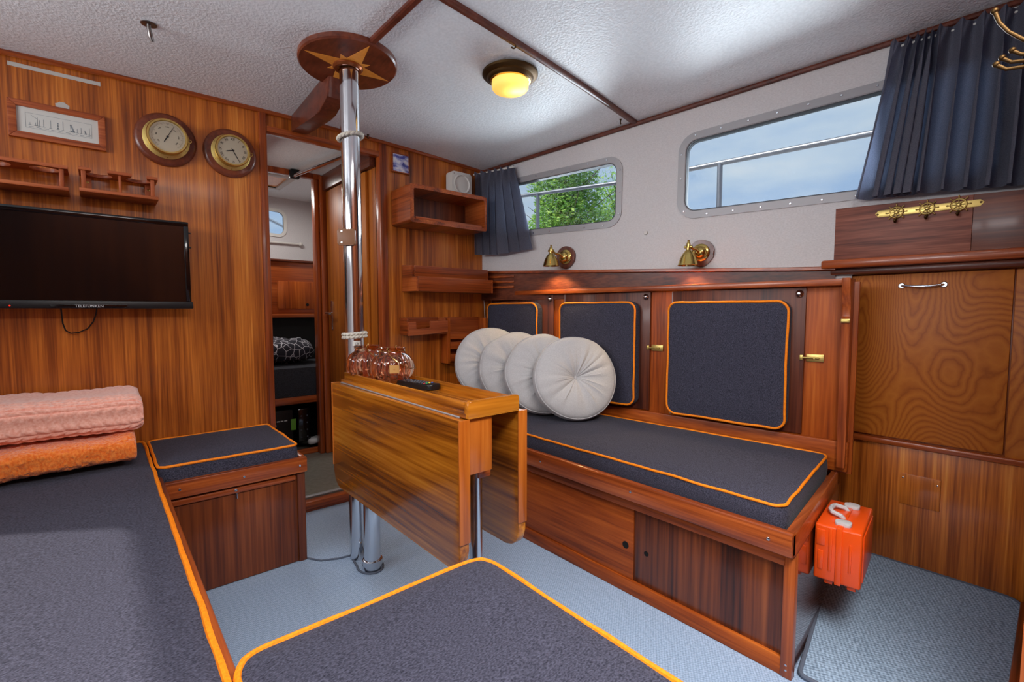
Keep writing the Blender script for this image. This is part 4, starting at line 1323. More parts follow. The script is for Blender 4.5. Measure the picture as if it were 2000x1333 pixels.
lantern(.722, 1.622, 'rear ribbed pink glass lantern, next to the chrome post', .5)
def curved_label(x, y, z, r, a0, w, h):
    bm = B(); rows = [[bm.verts.new((x + r * math.cos(a0 - w / 2 + w * i / 8), y + r * math.sin(a0 - w / 2 + w * i / 8), zz)) for i in range(9)] for zz in (z, z + h)]
    for i in range(8): bm.faces.new((rows[0][i], rows[0][i + 1], rows[1][i + 1], rows[1][i]))
    return bm
fl_ = [o for o in bpy.data.objects if o.name.startswith('glass_lantern') and o.parent is None][0]
link('label_tag', curved_label(.742, 1.472, .748, .0735, math.radians(-112), .42, .026), M_['gold_label'], fl_, label='small gold label')
# remote control
r_ = thing('remote_control', 'black remote control with coloured buttons lying on the table', 'remote', (.772, 1.35, .7035))
RM = Matrix.Translation((.770, 1.352, .7035)) @ Matrix.Rotation(math.radians(8), 4, 'Z')
bm = B(); prism(bm, rpoly([(-.024, -.088), (.024, -.088), (.024, .088), (-.024, .088)], .012), 0, .018, RM, .004); link('body', bm, M_['black_plastic'], r_)
bm = B()
for i in range(3):
    for j in range(9):
        if j in (2,): continue
        ball(bm, (-.014 + .014 * i, .07 - .0135 * j, .018), .0042, RM, (1, .8, .5), 8, 6)
link_each('button', bm, M_['rubber_button'], r_)
for i, cname in enumerate(('button_red', 'button_green', 'button_yellow', 'button_blue')):
    bm = B(); ball(bm, (-.016 + .0107 * i, -.052, .018), .0042, RM, (1, .8, .6), 8, 6); link('colour_button', bm, M_[cname], r_)
bm = B(); ball(bm, (-.012, .080, .018), .004, RM, (1, 1, .5), 8, 6); link('power_button', bm, M_['button_red'], r_)
# ================================================================== STARBOARD SETTEE
t = thing('settee_base', 'long mahogany settee base with two locker doors along the starboard side', 'settee', (1.6, 1.3, 0))
bm = B(); prism(bm, [(1.322, .44), (1.322, 2.297), (1.80, 2.297), (1.955, .505)], 0, .36, None, .002); link('carcass', bm, M_['redwood_y'], t)
bm = B(); prism(bm, [(1.310, .415), (1.335, .418), (1.965, .492), (1.965, .512), (1.310, .436)], 0, .34, None, .002); link('end_panel', bm, plain('end_varnish', rgb(84, 38, 20), .12, coat=.6), t)
bm = B(); box(bm, (1.3125, .900, .047), (1.3215, 2.297, .300), bev=.001); d1 = link('locker_door', bm, M_['redwood_y'], t)
bm = B(); box(bm, (1.3165, .438, .047), (1.3225, .915, .300), bev=.001); d2 = link('locker_door', bm, M_['sapele_dark'], t)
bm = B(); disc(bm, (1.3123, .930, .161), (-1, 0, 0), .0125, .0006, 20); link('finger_hole', bm, M_['black_hole'], d1)
bm = B(); disc(bm, (1.3163, .852, .159), (-1, 0, 0), .0085, .0006, 20); link('finger_hole', bm, M_['black_hole'], d2)
bm = B(); box(bm, (1.306, .436, 0), (1.324, 2.297, .049), bev=.003); link('kick_board', bm, M_['redwood_y'], t)
bm = B(); box(bm, (1.300, .436, .296), (1.324, 2.297, .330), bev=.004); link('upper_rail', bm, M_['redwood_y'], t)
bm = B(); box(bm, (1.303, .412, 0), (1.326, .440, .332), bev=.003); link('corner_post', bm, M_['mahogany_z'], t)
bm = B(); box(bm, (1.274, .411, .333), (1.298, 2.297, .397), bev=.006); link('fiddle_rail', bm, M_['mahogany_y'], t)
bm = B(); prism(bm, [(1.274, .411), (1.300, .411), (1.90, .4815), (1.90, .503), (1.290, .434)], .333, .396, None, .005); link('fiddle_rail', bm, M_['mahogany_x'], t)
bm = B()
for y in (.468, .888, 1.303, 1.72): disc(bm, (1.2742, y, .366), (-1, 0, 0), .0045, .0016, 10)
for z in (.022, .036): disc(bm, (1.3032, .426, z), (-1, 0, 0), .003, .001, 8)
link_each('rail_screw', bm, M_['steel'], t)
cushion_thing('seat_cushion', 'long charcoal starboard settee cushion with orange piping under the round cushions', 'cushion', [(1.314, .448), (1.925, .520), (1.760, 2.288), (1.314, 2.288)], .362, .442, r=.035, puff=.008, lower=True, pr=.0042, seed=6)

# backrest panelling with three hinged doors (local x = aft along it, y = inward, z = up)
PB = frame((1.8037, 2.3, 0), (.0975, -.99523, 0), (0, 0, 1), (-.99523, -.0975, 0))    # x->s, y->z, z->inward
bk = thing('backrest_panelling', 'red mahogany panelling behind the starboard settee with three hinged doors', 'panelling', (1.88, 1.4, .40))
bm = B(); box(bm, (.0, -.022, .37), (1.845, -.004, 1.05), BACK, bev=.002); link('frame_panel', bm, M_['redwood_z'], bk)
bm = B(); box(bm, (.0, -.004, .38), (1.835, .018, .487), BACK, bev=.005); link('plinth', bm, M_['redwood_y'], bk)
doors = []
for s0, s1 in ((.035, .510), (.588, 1.072), (1.178, 1.688)):
    bm = B(); box(bm, (s0, -.003, .492), (s1, .009, 1.034), BACK, bev=.002); d = link('door', bm, M_['darkwood_z'], bk); doors.append(d)
    bm = B(); lathe(bm, [(.0130, .009), (.0140, .013), (.0115, .018), (.0075, .021), (.005, .024), (0, .025)], 20, PB @ Matrix.Translation((s1 - .021, 1.012, 0))); link('knob', bm, M_['steel'], d)
    bm = B(); sweep(bm, [BACK @ V((s0 - .003, .004, .492)), BACK @ V((s0 - .003, .004, 1.033))], .0028, 6); link('piano_hinge', bm, M_['aluminium'], d)
for s1, zz in ((1.072, .781), (1.688, .777)):
    bm = B(); box(bm, (s1 + .006, -.004, zz - .014), (s1 + .062, .004, zz + .014), BACK, bev=.002)
    sweep(bm, [BACK @ V((s1 - .006, .010, zz)), BACK @ V((s1 + .048, .010, zz))], .0035, 8)
    sweep(bm, [BACK @ V((s1 + .034, .010, zz)), BACK @ V((s1 + .034, .018, zz))], .003, 8)
    box(bm, (s1 - .014, .004, zz - .010), (s1 - .002, .014, zz + .010), BACK, bev=.002)
    link('bolt_latch', bm, M_['brass_satin'], bk, label='small brass sliding bolt')
# shaped end post
bm = B()
zp = [(.40, .040), (.46, .040), (.60, .044), (.80, .050), (.90, .054), (.925, .060), (.93, .052), (.96, .050), (.985, .062), (1.03, .078), (1.06, .080)]
prism(bm, [(n_, z_) for z_, n_ in zp] + [(-.03, 1.06), (-.03, .40)], 1.805, 1.830, frame((1.8037, 2.3, 0), (-.99523, -.0975, 0), (0, 0, 1), (.0975, -.99523, 0)), .003)
link('end_post', bm, M_['mahogany_z'], bk)
bm = B(); box(bm, (1.804, .052, .908), (1.831, .064, .922), BACK, bev=.003); link('bracket_or_glint', bm, M_['brass_satin'], bk)  # brass block standing in for a small highlight on the post
bc = [((.047, .515), (.435, .515), (.435, .990), (.047, .990)), ((.592, .512), (1.022, .512), (1.022, .988), (.592, .988)), ((1.183, .508), (1.642, .508), (1.642, .984), (1.183, .984))]
for q_, lb_ in zip(bc, ('charcoal backrest cushion nearest the bulkhead, half hidden by the round cushions', 'middle charcoal backrest cushion behind the frontmost round cushion', 'charcoal backrest cushion nearest the right hand cabinet, fully in view')):
    cushion_thing('backrest_cushion', lb_, 'cushion', list(q_), .010, .058, PB, 'backrest cushions on the panelling doors', r=.038, puff=.007, pr=.0046, seed=int(q_[0][0] * 50))
# side shelf along the cabin side above the backrest
sh = thing('side_shelf', 'mahogany ledge with a lower rail running above the backrest panelling', 'shelf', (1.9, 1.5, 1.03))
bm = B(); box(bm, (.004, -.012, 1.037), (1.80, .032, 1.061), BACK, bev=.004); link('front_rail', bm, M_['mahogany_y'], sh)
bm = B()
def wq(s, n, z): return WALL @ V((s, n, z))
ld = []
for i in range(13):
    s = .004 + 1.76 * i / 12
    z = 1.186 - (1.186 - 1.116) * min(1, s / 1.72)
    ld.append((s, z))
rings = []
for s, z in ld:
    rings.append([bm.verts.new(wq(s, n_, zz)) for n_, zz in ((0.0, z), (.022, z), (.026, z - .003), (.026, z - .013), (.022, z - .016), (0.0, z - .016))])
for A, Bq in zip(rings[:-1], rings[1:]):
    for i in range(6): bm.faces.new((A[i], A[(i + 1) % 6], Bq[(i + 1) % 6], Bq[i]))
bm.faces.new(rings[0]); bm.faces.new(rings[-1])
link('ledge', bm, M_['mahogany_y'], sh)
bm = B(); rings = []
for s, z in ld:
    rings.append([bm.verts.new(wq(s, n_, zz)) for n_, zz in ((.012, 1.01), (.012, z - .015), (.0, z - .015), (.0, 1.01))])
for A, Bq in zip(rings[:-1], rings[1:]):
    for i in range(4): bm.faces.new((A[i], A[(i + 1) % 4], Bq[(i + 1) % 4], Bq[i]))
bm.faces.new(rings[0]); bm.faces.new(rings[-1])
link('back_panel', bm, M_['darkwood_y'], sh)
for z_ in (1.078, 1.108, 1.138):
    bm = B(); box(bm, (.03, .012, z_), (.25, .019, z_ + .014), WALL, bev=.003); link('louvre_slat', bm, M_['mahogany_y'], sh)
bm = B(); prism(bm, [(1.815, 2.297), (1.806, 2.297), (1.980, .51), (2.12, .51)], 1.039, 1.048, None, .001); link('bottom_board', bm, M_['mahogany_y'], sh)

# round cotton cushions
def round_cushion(label, c, R, T, nrm, seed, spin=0):
    c = V(c); n_ = V(nrm).normalized()
    u = Z3.cross(n_).normalized(); v = n_.cross(u)
    M = frame(c, u, v, n_)
    bm = B()
    rings = []
    NR, NA = 22, 96
    def prof(rho, a, sgn):
        # dome with a tufted centre
        d = rho
        dome = (max(0, 1 - d ** 2.6)) ** .55
        tuft = math.exp(-(d / .24) ** 1.15)
        h = T * .5 * (.40 + .60 * dome) * (1 - .80 * tuft)
        wrk = noise.noise(V((math.cos(a) * 3.2, math.sin(a) * 3.2, seed + sgn * 7))) * .6 + noise.noise(V((math.cos(a) * 9, math.sin(a) * 9, seed * 2 + sgn))) * .5
        h += wrk * .016 * (d * (1 - d) * 4) ** .8 * (1 - .4 * d)
        edge = noise.noise(V((math.cos(a) * 16, math.sin(a) * 16, seed * 3 + sgn))) * .004 * max(0, (d - .6) / .4) * (1 - max(0, (d - .94) / .06))
        return h + edge
    top, bot = [], []
    for k in range(1, NR + 1):
        rho = (k / NR) ** .85
        rt, rb = [], []
        for i in range(NA):
            a = 2 * PI * i / NA
            rr = R * rho * (1 + .04 * noise.noise(V((math.cos(a) * 1.5, math.sin(a) * 1.5, seed))) * rho)
            rt.append(bm.verts.new(M @ V((rr * math.cos(a), rr * math.sin(a), prof(rho, a, 1)))))
            rb.append(bm.verts.new(M @ V((rr * math.cos(a), rr * math.sin(a), -prof(rho, a, -1)))))
        top.append(rt); bot.append(rb)
    ct = bm.verts.new(M @ V((0, 0, T * .5 * .20))); cb = bm.verts.new(M @ V((0, 0, -T * .5 * .20)))
    for L, cc in ((top, ct), (bot, cb)):
        for i in range(NA):
            f = bm.faces.new((cc, L[0][i], L[0][(i + 1) % NA])); f.smooth = True
        for A, Bq in zip(L[:-1], L[1:]):
            for i in range(NA):
                f = bm.faces.new((A[i], A[(i + 1) % NA], Bq[(i + 1) % NA], Bq[i])); f.smooth = True
    A, Bq = top[-1], bot[-1]
    mid = []
    for i in range(NA):
        p = (A[i].co + Bq[i].co) / 2; q2 = p + (p - c).normalized() * .007; mid.append(bm.verts.new(q2))
    for L1_, L2_ in ((A, mid), (mid, Bq)):
        for i in range(NA):
            f = bm.faces.new((L1_[i], L1_[(i + 1) % NA], L2_[(i + 1) % NA], L2_[i])); f.smooth = True
    e = thing('round_cushion', label, 'cushion', c - V((0, 0, R)), 'round grey cushions on the settee')
    lt = [v_.co.copy() for v_ in A]; lb2 = [v_.co.copy() for v_ in Bq]
    link('cover', bm, M_['grey_cotton'], e)
    for lp in (lt, lb2):
        link('seam_cord', piping_bm(lp, .0026, .0004, seed), M_['grey_cotton'], e)
    bm = B(); ball(bm, M @ V((0, 0, T * .5 * .22)), .009, None, (1, 1, 1)); link('tuft_button', bm, M_['grey_cotton'], e)
    return e
nr = (-.50, -.80, .30)
for lb_, c, sd in (('frontmost round grey cushion, whole face in view', (1.640, 1.455, .640), 1), ('second round grey cushion, just behind the frontmost one', (1.613, 1.625, .645), 2.3), ('third round grey cushion from the front of the row', (1.587, 1.797, .652), 3.1), ('rearmost round grey cushion, beside the magazine rack', (1.560, 1.972, .668), 4.7)):
    round_cushion(lb_, c, .188, .125, nr, sd)

# two brass reading lamps
def wall_lamp(label, s, z, s2, zs):
    e = thing('reading_lamp', label, 'lamp', WALL @ V((s, .02, z - .065)), 'brass reading lamps above the backrest')
    FMm = WP @ Matrix.Translation((s, z, 0))
    bm = B(); pl = []
    for i in range(40):
        a = 2 * PI * i / 40; r = .056
        x, y = r * math.cos(a), r * math.sin(a)
        if y < 0: x *= 1 - .25 * (-y / r) ** 2; y *= 1.12
        pl.append((x, y))
    prism(bm, pl, 0, .014, FMm, .004); link('mounting_board', bm, M_['batten'], e)
    bm = B(); lathe(bm, [(0, .014), (.038, .014), (.038, .018), (.034, .022), (.027, .024), (.026, .030), (.020, .038), (.010, .043), (0, .044)], 32, FMm); link('wall_plate', bm, M_['brass'], e)
    top = WALL @ V((s2, .10, zs + .035))
    bm = B()
    p0 = WALL @ V((s, .04, z)); p1 = WALL @ V(((s + s2) / 2, .085, z + .012)); p2 = top + Z3 * .004
    sweep(bm, [p0, p0.lerp(p1, .5) + Z3 * .006, p1, p1.lerp(p2, .6), p2], .0062, 10)
    side = WP.to_3x3() @ V((1, 0, 0))
    sweep(bm, [top - side * .016, top + side * .016], .0058, 10)
    link('arm', bm, M_['brass'], e)
    TM = Matrix.Translation(top)
    bm = B()
    lathe(bm, [(.0, .030), (.005, .029), (.004, .022), (.007, .018), (.009, .010), (.009, -.012), (.013, -.016), (.024, -.030), (.034, -.050), (.041, -.074), (.0435, -.078), (.0425, -.079), (.033, -.050), (.023, -.031), (.012, -.020), (0, -.018)], 36, TM)
    link('bell_shade', bm, M_['brass'], e)
    bm = B(); ball(bm, top - Z3 * .045, .013, None, (1, 1, 1.3)); link('bulb', bm, M_['shade_inside'], e)
    L = bpy.data.lights.new('reading_bulb', 'SPOT'); L.energy = 5; L.color = (1, .70, .34); L.spot_size = math.radians(120); L.spot_blend = .5; L.shadow_soft_size = .012
    o = bpy.data.objects.new('reading_bulb', L); COL.objects.link(o); o.location = top - Z3 * .066
    return e
wall_lamp('smaller looking brass reading lamp below the window with trees', .586, 1.230, .552, 1.222)
wall_lamp('brass reading lamp below the left end of the big window', 1.272, 1.203, 1.245, 1.186)
bm = B(); disc(bm, WALL @ V((1.017, 0, 1.315)), WALL.to_3x3() @ V((0, 1, 0)), .010, .008, 20)
tag(link('snap_button', bm, M_['white_paint'], None, WALL @ V((1.017, 0, 1.305))), 'small white stud on the pale cabin side between the two windows', 'button')
# thin white cord in the forward corner
bm = B(); sweep(bm, [(1.760, 2.290, 1.01), (1.764, 2.290, .97), (1.766, 2.291, .93), (1.770, 2.291, .89), (1.764, 2.291, .85), (1.768, 2.291, .82)], .0022, 6)
tag(link('cord', bm, M_['white_plastic'], None, (1.766, 2.29, .82)), 'thin white cord hanging in the corner beside the first backrest door', 'cord')

# ------------------------------------------------------------------ curtains
def curtain(label, top, bot, folds, seed, amp_t, amp_b, nu=220, nv=40, dens=1.0):
    """top/bot: functions u -> (s, n, z) in the wall frame"""
    bm = B(); rows = []
    for j in range(nv + 1):
        v = j / nv; row = []
        for i in range(nu + 1):
            u = i / nu
            a, b = V(top(u)), V(bot(u))
            p = a.lerp(b, v)
            ph = (u ** dens) * folds * 2 * PI + .9 * noise.noise(V((u * 4, seed, v * .7)))
            amp = (amp_t + (amp_b - amp_t) * min(1, v * 1.6)) * (1 + .35 * noise.noise(V((u * 6, seed + 4, 0))))
            w = math.sin(ph)
            p.y += amp * (w + .25 * math.sin(2 * ph + 1.0))
            p.x += amp * .55 * math.cos(ph) * min(1, v * 3 + .3)
            if v < .10:   # gathered heading
                k = 1 - v / .10
                p.y += .005 * k * math.sin(ph * 2.0 + 3 * v * 10)
                p.z += .005 * k * math.sin(ph + 1)
            p.y += .003 * noise.noise(V((u * 20, v * 6, seed)))
            row.append(bm.verts.new(WALL @ p))
        rows.append(row)
    for A, Bq in zip(rows[:-1], rows[1:]):
        for i in range(nu):
            f = bm.faces.new((A[i], A[i + 1], Bq[i + 1], Bq[i])); f.smooth = True
    a, b = WALL @ V(top(.5)), WALL @ V(bot(.5))
    e = thing('curtain', label, 'curtain', b)
    link('cloth', bm, M_['curtain'], e, recalc=False)
    return e
def mixp(pts, u):
    k = u * (len(pts) - 1); i = min(int(k), len(pts) - 2); return V(pts[i]).lerp(V(pts[i + 1]), k - i)
c1 = curtain('grey curtain bunched beside the smaller window in the corner', lambda u: mixp([(.02, .085, 1.742), (.14, .055, 1.748), (.262, .035, 1.752)], u), lambda u: mixp([(.02, .085, 1.275), (.17, .07, 1.268), (.385, .045, 1.285)], u), 6.0, 1, .011, .022)
bm = B(); sweep(bm, [WALL @ V((.0, .075, 1.738)), WALL @ V((.27, .035, 1.744))], .004, 8); link('curtain_wire', bm, M_['white_plastic'], c1)
c2 = curtain('wide dark curtain gathered over the right end of the big window', lambda u: mixp([(1.895, .034, 1.872), (2.02, .040, 1.880), (2.45, .045, 1.893)], u), lambda u: mixp([(1.80, .045, 1.350), (1.98, .075, 1.345), (2.45, .065, 1.330)], u), 15, 5, .014, .030, 420, 40, 1.55)
bm = B(); sweep(bm, [WALL @ V((1.90, .018, 1.862)), WALL @ V((2.47, .026, 1.882))], .004, 8); link('curtain_wire', bm, M_['white_plastic'], c2)

# ================================================================== RIGHT HAND CABINET
cb_ = thing('side_cabinet', 'tall varnished cabinet with a swirl grained flap door at the right', 'cabinet', (2.3, .2, 0))
bm = B(); box(bm, (2.152, .02, 0), (2.48, .556, 1.085), bev=.002); link('carcass', bm, M_['mahogany_z'], cb_)
bm = B(); box(bm, (2.146, .022, .0), (2.154, .552, .472), bev=.001); link('lower_panel', bm, M_['sapele_vertical'], cb_)
bm = B(); box(bm, (2.138, .1045, .495), (2.153, .531, 1.078), bev=.002); fd = link('flap_door', bm, M_['flap_veneer'], cb_)
bm = B()
sweep(bm, [(2.136, .377, 1.037), (2.122, .370, 1.036), (2.116, .345, 1.033), (2.115, .322, 1.032), (2.116, .298, 1.033), (2.122, .273, 1.036), (2.136, .266, 1.037)], [.003, .004, .0042, .0055, .0042, .004, .003], 10)
for y in (.377, .266): disc(bm, (2.138, y, 1.037), (-1, 0, 0), .010, .004, 18)
link('handle', bm, M_['steel'], fd, label='slim metal pull handle')
bm = B(); box(bm, (2.140, .022, .478), (2.153, .1005, 1.078), bev=.002); link('stile', bm, M_['flap_veneer'], cb_)
bm = B(); box(bm, (2.126, .022, .468), (2.154, .552, .489), bev=.006); link('rail_moulding', bm, M_['mahogany_y'], cb_)
bm = B(); box(bm, (2.141, .246, .263), (2.147, .355, .372), bev=.001); ap = link('access_plate', bm, M_['sapele_vertical'], cb_)
bm = B()
for y, z in ((.347, .358), (.254, .352)): disc(bm, (2.141, y, z), (-1, 0, 0), .003, .001, 8)
link_each('plate_screw', bm, M_['steel'], ap)
bm = B(); box(bm, (2.100, .022, 1.082), (2.48, .588, 1.106), bev=.008); link('under_moulding', bm, M_['darkwood_y'], cb_)
bm = B(); box(bm, (2.078, .022, 1.106), (2.48, .613, 1.139), bev=.008); link('counter_top', bm, M_['mahogany_y'], cb_)
# plank cladding above the counter
pk = thing('plank_cladding', 'reddish brown planks standing above the cabinet counter', 'panel', (2.13, .3, 1.14))
bm = B(); prism(bm, [(.608, 1.140), (.608, 1.333), (.205, 1.318), (.205, 1.140)], 2.117, 2.130, frame((0, 0, 0), Y3, Z3, X3), .001); link('plank', bm, M_['plank_y'], pk)
bm = B(); prism(bm, [(.204, 1.140), (.204, 1.318), (.022, 1.310), (.022, 1.140)], 2.115, 2.130, frame((0, 0, 0), Y3, Z3, X3), .001); link('plank', bm, M_['darkwood_y'], pk)
# brass rack of three ship's wheels
hk = thing('hook_rack', 'brass plate with three ship wheel hooks on the planks', 'hook rack', (2.11, .32, 1.28))
HP = frame((2.117, 0, 0), (0, -1, 0), Z3, (-1, 0, 0))
zc = 1.291
bm = B(); prism(bm, [(-.459, zc + .003), (-.449, zc - .0105), (-.189, zc - .013), (-.179, zc), (-.189, zc + .0095), (-.449, zc + .0135)], 0, .003, HP, .0008); link('back_plate', bm, M_['brass_satin'], hk)
bm = B()
for y in (-.451, -.187): disc(bm, HP @ V((y, zc, .003)), (-1, 0, 0), .0035, .0012, 10)
link_each('plate_screw', bm, M_['brass_dark'], hk)
for y in (-.398, -.3165, -.2385):
    WM = HP @ Matrix.Translation((y, zc, 0))
    bm = B(); R = .019
    lathe(bm, [(R - .003, .003), (R + .001, .003), (R + .002, .006), (R, .008), (R - .003, .007)], 32, WM, closed=True)
    lathe(bm, [(0, .003), (.0065, .003), (.0065, .007), (.004, .009), (0, .0095)], 20, WM)
    for k in range(8):
        a = PI / 8 * 0 + k * PI / 4
        d = V((math.cos(a), math.sin(a), 0))
        sweep(bm, [WM @ (d * .005 + Z3 * .005), WM @ (d * .020 + Z3 * .0055), WM @ (d * .027 + Z3 * .0055)], [.0016, .0014, .0022], 8)
        ball(bm, WM @ (d * .028 + Z3 * .0055), .0026, None, (1, 1, 1), 8, 6)
    w_ = link('ship_wheel', bm, M_['brass_satin'], hk)
    bm = B(); sweep(bm, [WM @ V((0, -.018, .007)), WM @ V((0, -.027, .008)), WM @ V((0, -.034, .013)), WM @ V((0, -.035, .020)), WM @ V((0, -.031, .025))], [.003, .0032, .0034, .0036, .003], 10)
    ball(bm, WM @ V((0, -.030, .0255)), .0045); link('hook', bm, M_['brass_dark'], w_)
# brass coat hooks close to the camera on the aft partition
ch = thing('coat_hook', 'brass coat hook with three curved arms at the upper right edge', 'hook', (1.2, .03, 1.36))
bm = B(); box(bm, (1.19, .02, 1.345), (1.21, .024, 1.46), bev=.002); link('back_plate', bm, M_['brass_dark'], ch)
bm = B(); sweep(bm, [(1.2, .024, 1.385), (1.2, .045, 1.392), (1.2, .066, 1.406), (1.2, .085, 1.427), (1.2, .097, 1.447), (1.2, .103, 1.466)], [.0035, .0035, .0033, .003, .003, .0036], 10); ball(bm, (1.2, .104, 1.470), .0056); link('upper_arm', bm, M_['brass_dark'], ch)
for x_, pp_ in ((1.2, [(.024, 1.385), (.045, 1.368), (.065, 1.362), (.085, 1.365), (.097, 1.376)]), (1.212, [(.024, 1.39), (.045, 1.380), (.065, 1.376), (.080, 1.379), (.091, 1.389)]), (1.226, [(.024, 1.39), (.045, 1.386), (.058, 1.388), (.070, 1.393), (.080, 1.402)])):
    bm = B(); sweep(bm, [(1.2 if i == 0 else x_, y_, z_) for i, (y_, z_) in enumerate(pp_)], [.0035, .0035, .0032, .003, .0036], 10); ball(bm, (x_, pp_[-1][0] + .001, pp_[-1][1] + .002), .0052); link('lower_arm', bm, M_['brass_dark'], ch)
# mat in front of the cabinet
bm = B()
mp_ = rpoly([(1.335, .404), (1.335, .0), (2.02, .0), (2.145, .055), (2.148, .44), (1.90, .50)], [.02, .01, .06, .05, .02, .02], 6)
t_ = bmesh.new()
def mz(x, y): return .004 + .034 * max(0, min(1, (x - 1.75) / .38)) ** 1.3
loopv = []
outer = [V(p) for p in mp_]
cen = sum(outer, V((0, 0))) / len(outer)
rings = []
for k in range(1, 13):
    f = k / 12
    rings.append([bm.verts.new((cen.x + (p.x - cen.x) * f, cen.y + (p.y - cen.y) * f, mz(cen.x + (p.x - cen.x) * f, 0) + .006)) for p in outer])
cc = bm.verts.new((cen.x, cen.y, mz(cen.x, 0) + .006)); n = len(outer)
for i in range(n): bm.faces.new((cc, rings[0][i], rings[0][(i + 1) % n]))
for A, Bq in zip(rings[:-1], rings[1:]):
    for i in range(n): bm.faces.new((A[i], A[(i + 1) % n], Bq[(i + 1) % n], Bq[i]))
low = [bm.verts.new((p.x, p.y, mz(p.x, 0) - .004)) for p in outer]
for i in range(n): bm.faces.new((rings[-1][i], rings[-1][(i + 1) % n], low[(i + 1) % n], low[i]))
bm.faces.new(low[::-1])
t_.free()
mt = thing('floor_mat', 'ribbed blue grey mat on the floor before the right hand cabinet', 'mat', (1.7, .25, 0))
link('pile', bm, M_['mat_carpet'], mt)
link('bound_edge', piping_bm([(p.x, p.y, mz(p.x, 0) + .004) for p in outer], .006, .0003), M_['binding'], mt)

# orange tool case hanging at the end of the settee
tcx = thing('first_aid_case', 'bright orange red plastic case with grey handle and clasps at the settee end', 'case', (1.63, .385, .195))
ang = math.atan2(.072, .632)
CM = Matrix.Translation((1.515, .436, .190)) @ Matrix.Rotation(ang, 4, 'Z')      # x along the settee end, y toward the panel
LX, LY, LZ = .235, .112, .158
bm = B(); box(bm, (0, -LY * .52, 0), (LX, -.002, LZ), CM, bev=.006, seg=3); link('back_shell', bm, M_['red_plastic'], tcx)
bm = B(); box(bm, (0, -LY, 0), (LX, -LY * .55, LZ), CM, bev=.006, seg=3)
box(bm, (.02, -LY - .003, .015), (LX - .02, -LY + .002, LZ - .015), CM, bev=.003)
link('front_shell', bm, M_['red_plastic'], tcx)
bm = B(); box(bm, (-.003, -LY * .60, -.003), (LX + .003, -LY * .47, LZ + .003), CM, bev=.002)
for sx in (-.0025, LX - .004):
    box(bm, (sx, -LY * .40, .03), (sx + .0065, -LY * .32, LZ - .005), CM, bev=.002)
    box(bm, (sx, -LY * .22, .03), (sx + .0065, -LY * .10, .085), CM, bev=.002)
    box(bm, (sx, -LY * .25, .10), (sx + .0065, -LY * .06, .145), CM, bev=.002)
    box(bm, (sx, -LY * .80, .04), (sx + .0065, -LY * .74, .12), CM, bev=.002)
for y in (-LY * .42, -LY * .9): box(bm, (.01, y, -.012), (.05, y + .02, .002), CM, bev=.002)
link('seam_ribs', bm, M_['red_plastic'], tcx)
bm = B()
hpt = [(.085, -LY * .53, LZ - .002), (.082, -LY * .46, LZ + .008), (.088, -LY * .26, LZ + .012), (.105, -LY * .20, LZ + .013), (.135, -LY * .20, LZ + .013), (.152, -LY * .26, LZ + .012), (.158, -LY * .46, LZ + .008), (.155, -LY * .53, LZ - .002)]
sweep(bm, [CM @ V(p) for p in hpt], .0065, 8); link('handle', bm, M_['grey_plastic'], tcx, label='grey carrying handle')
for x0 in (.020, .180):
    bm = B(); lp = rpoly([(x0, -LY * .74), (x0 + .036, -LY * .74), (x0 + .036, -LY * .40), (x0, -LY * .40)], .010); prism(bm, lp, LZ - .001, LZ + .009, CM, .003); link('clasp', bm, M_['grey_plastic'], tcx, label='grey clasp')

# ================================================================== OUTSIDE
gr = thing('guard_rail', 'stainless guard rail outside the starboard windows', 'railing', (2.7, 1.7, 1.05))
bm = B(); sweep(bm, [(2.7, -.3, 1.735), (2.7, .6, 1.757), (2.7, 1.57, 1.794), (2.7, 2.0, 1.813), (2.7, 3.1, 1.909), (2.7, 3.8, 1.975)], .0145, 12); link('rail', bm, M_['rail_steel'], gr)
for y, z in ((2.80, 1.883), (1.316, 1.785), (.0, 1.742)):
    bm = B(); sweep(bm, [(2.7, y, 1.05), (2.7, y, z)], .0145, 12); link('stanchion', bm, M_['rail_steel'], gr)
fr_ = thing('bow_rail', 'thin rail crossing the small forward window', 'railing', (1.2, 4.6, 1.5))
bm = B(); sweep(bm, [(.7, 4.6, 1.95), (1.7, 4.6, 1.52)], .014, 8); link('rail', bm, M_['steel'], fr_)
bm = B(); prism(bm, [(wx(.6) + .006, .6), (3.3, .6), (3.3, 4.6), (2.3, 4.6), (2.0, 2.4), (wx(2.33) + .006, 2.33)], 1.036, 1.05); box(bm, (2.15, -.7, 1.088), (3.3, .6, 1.10), bev=0); struct('trim_side_deck', bm, M_['white_paint'])
bm = B(); box(bm, (2.485, -.7, 0), (2.51, 2.33, 1.09), bev=0); struct('wall_hull', bm, M_['sapele_dark'])

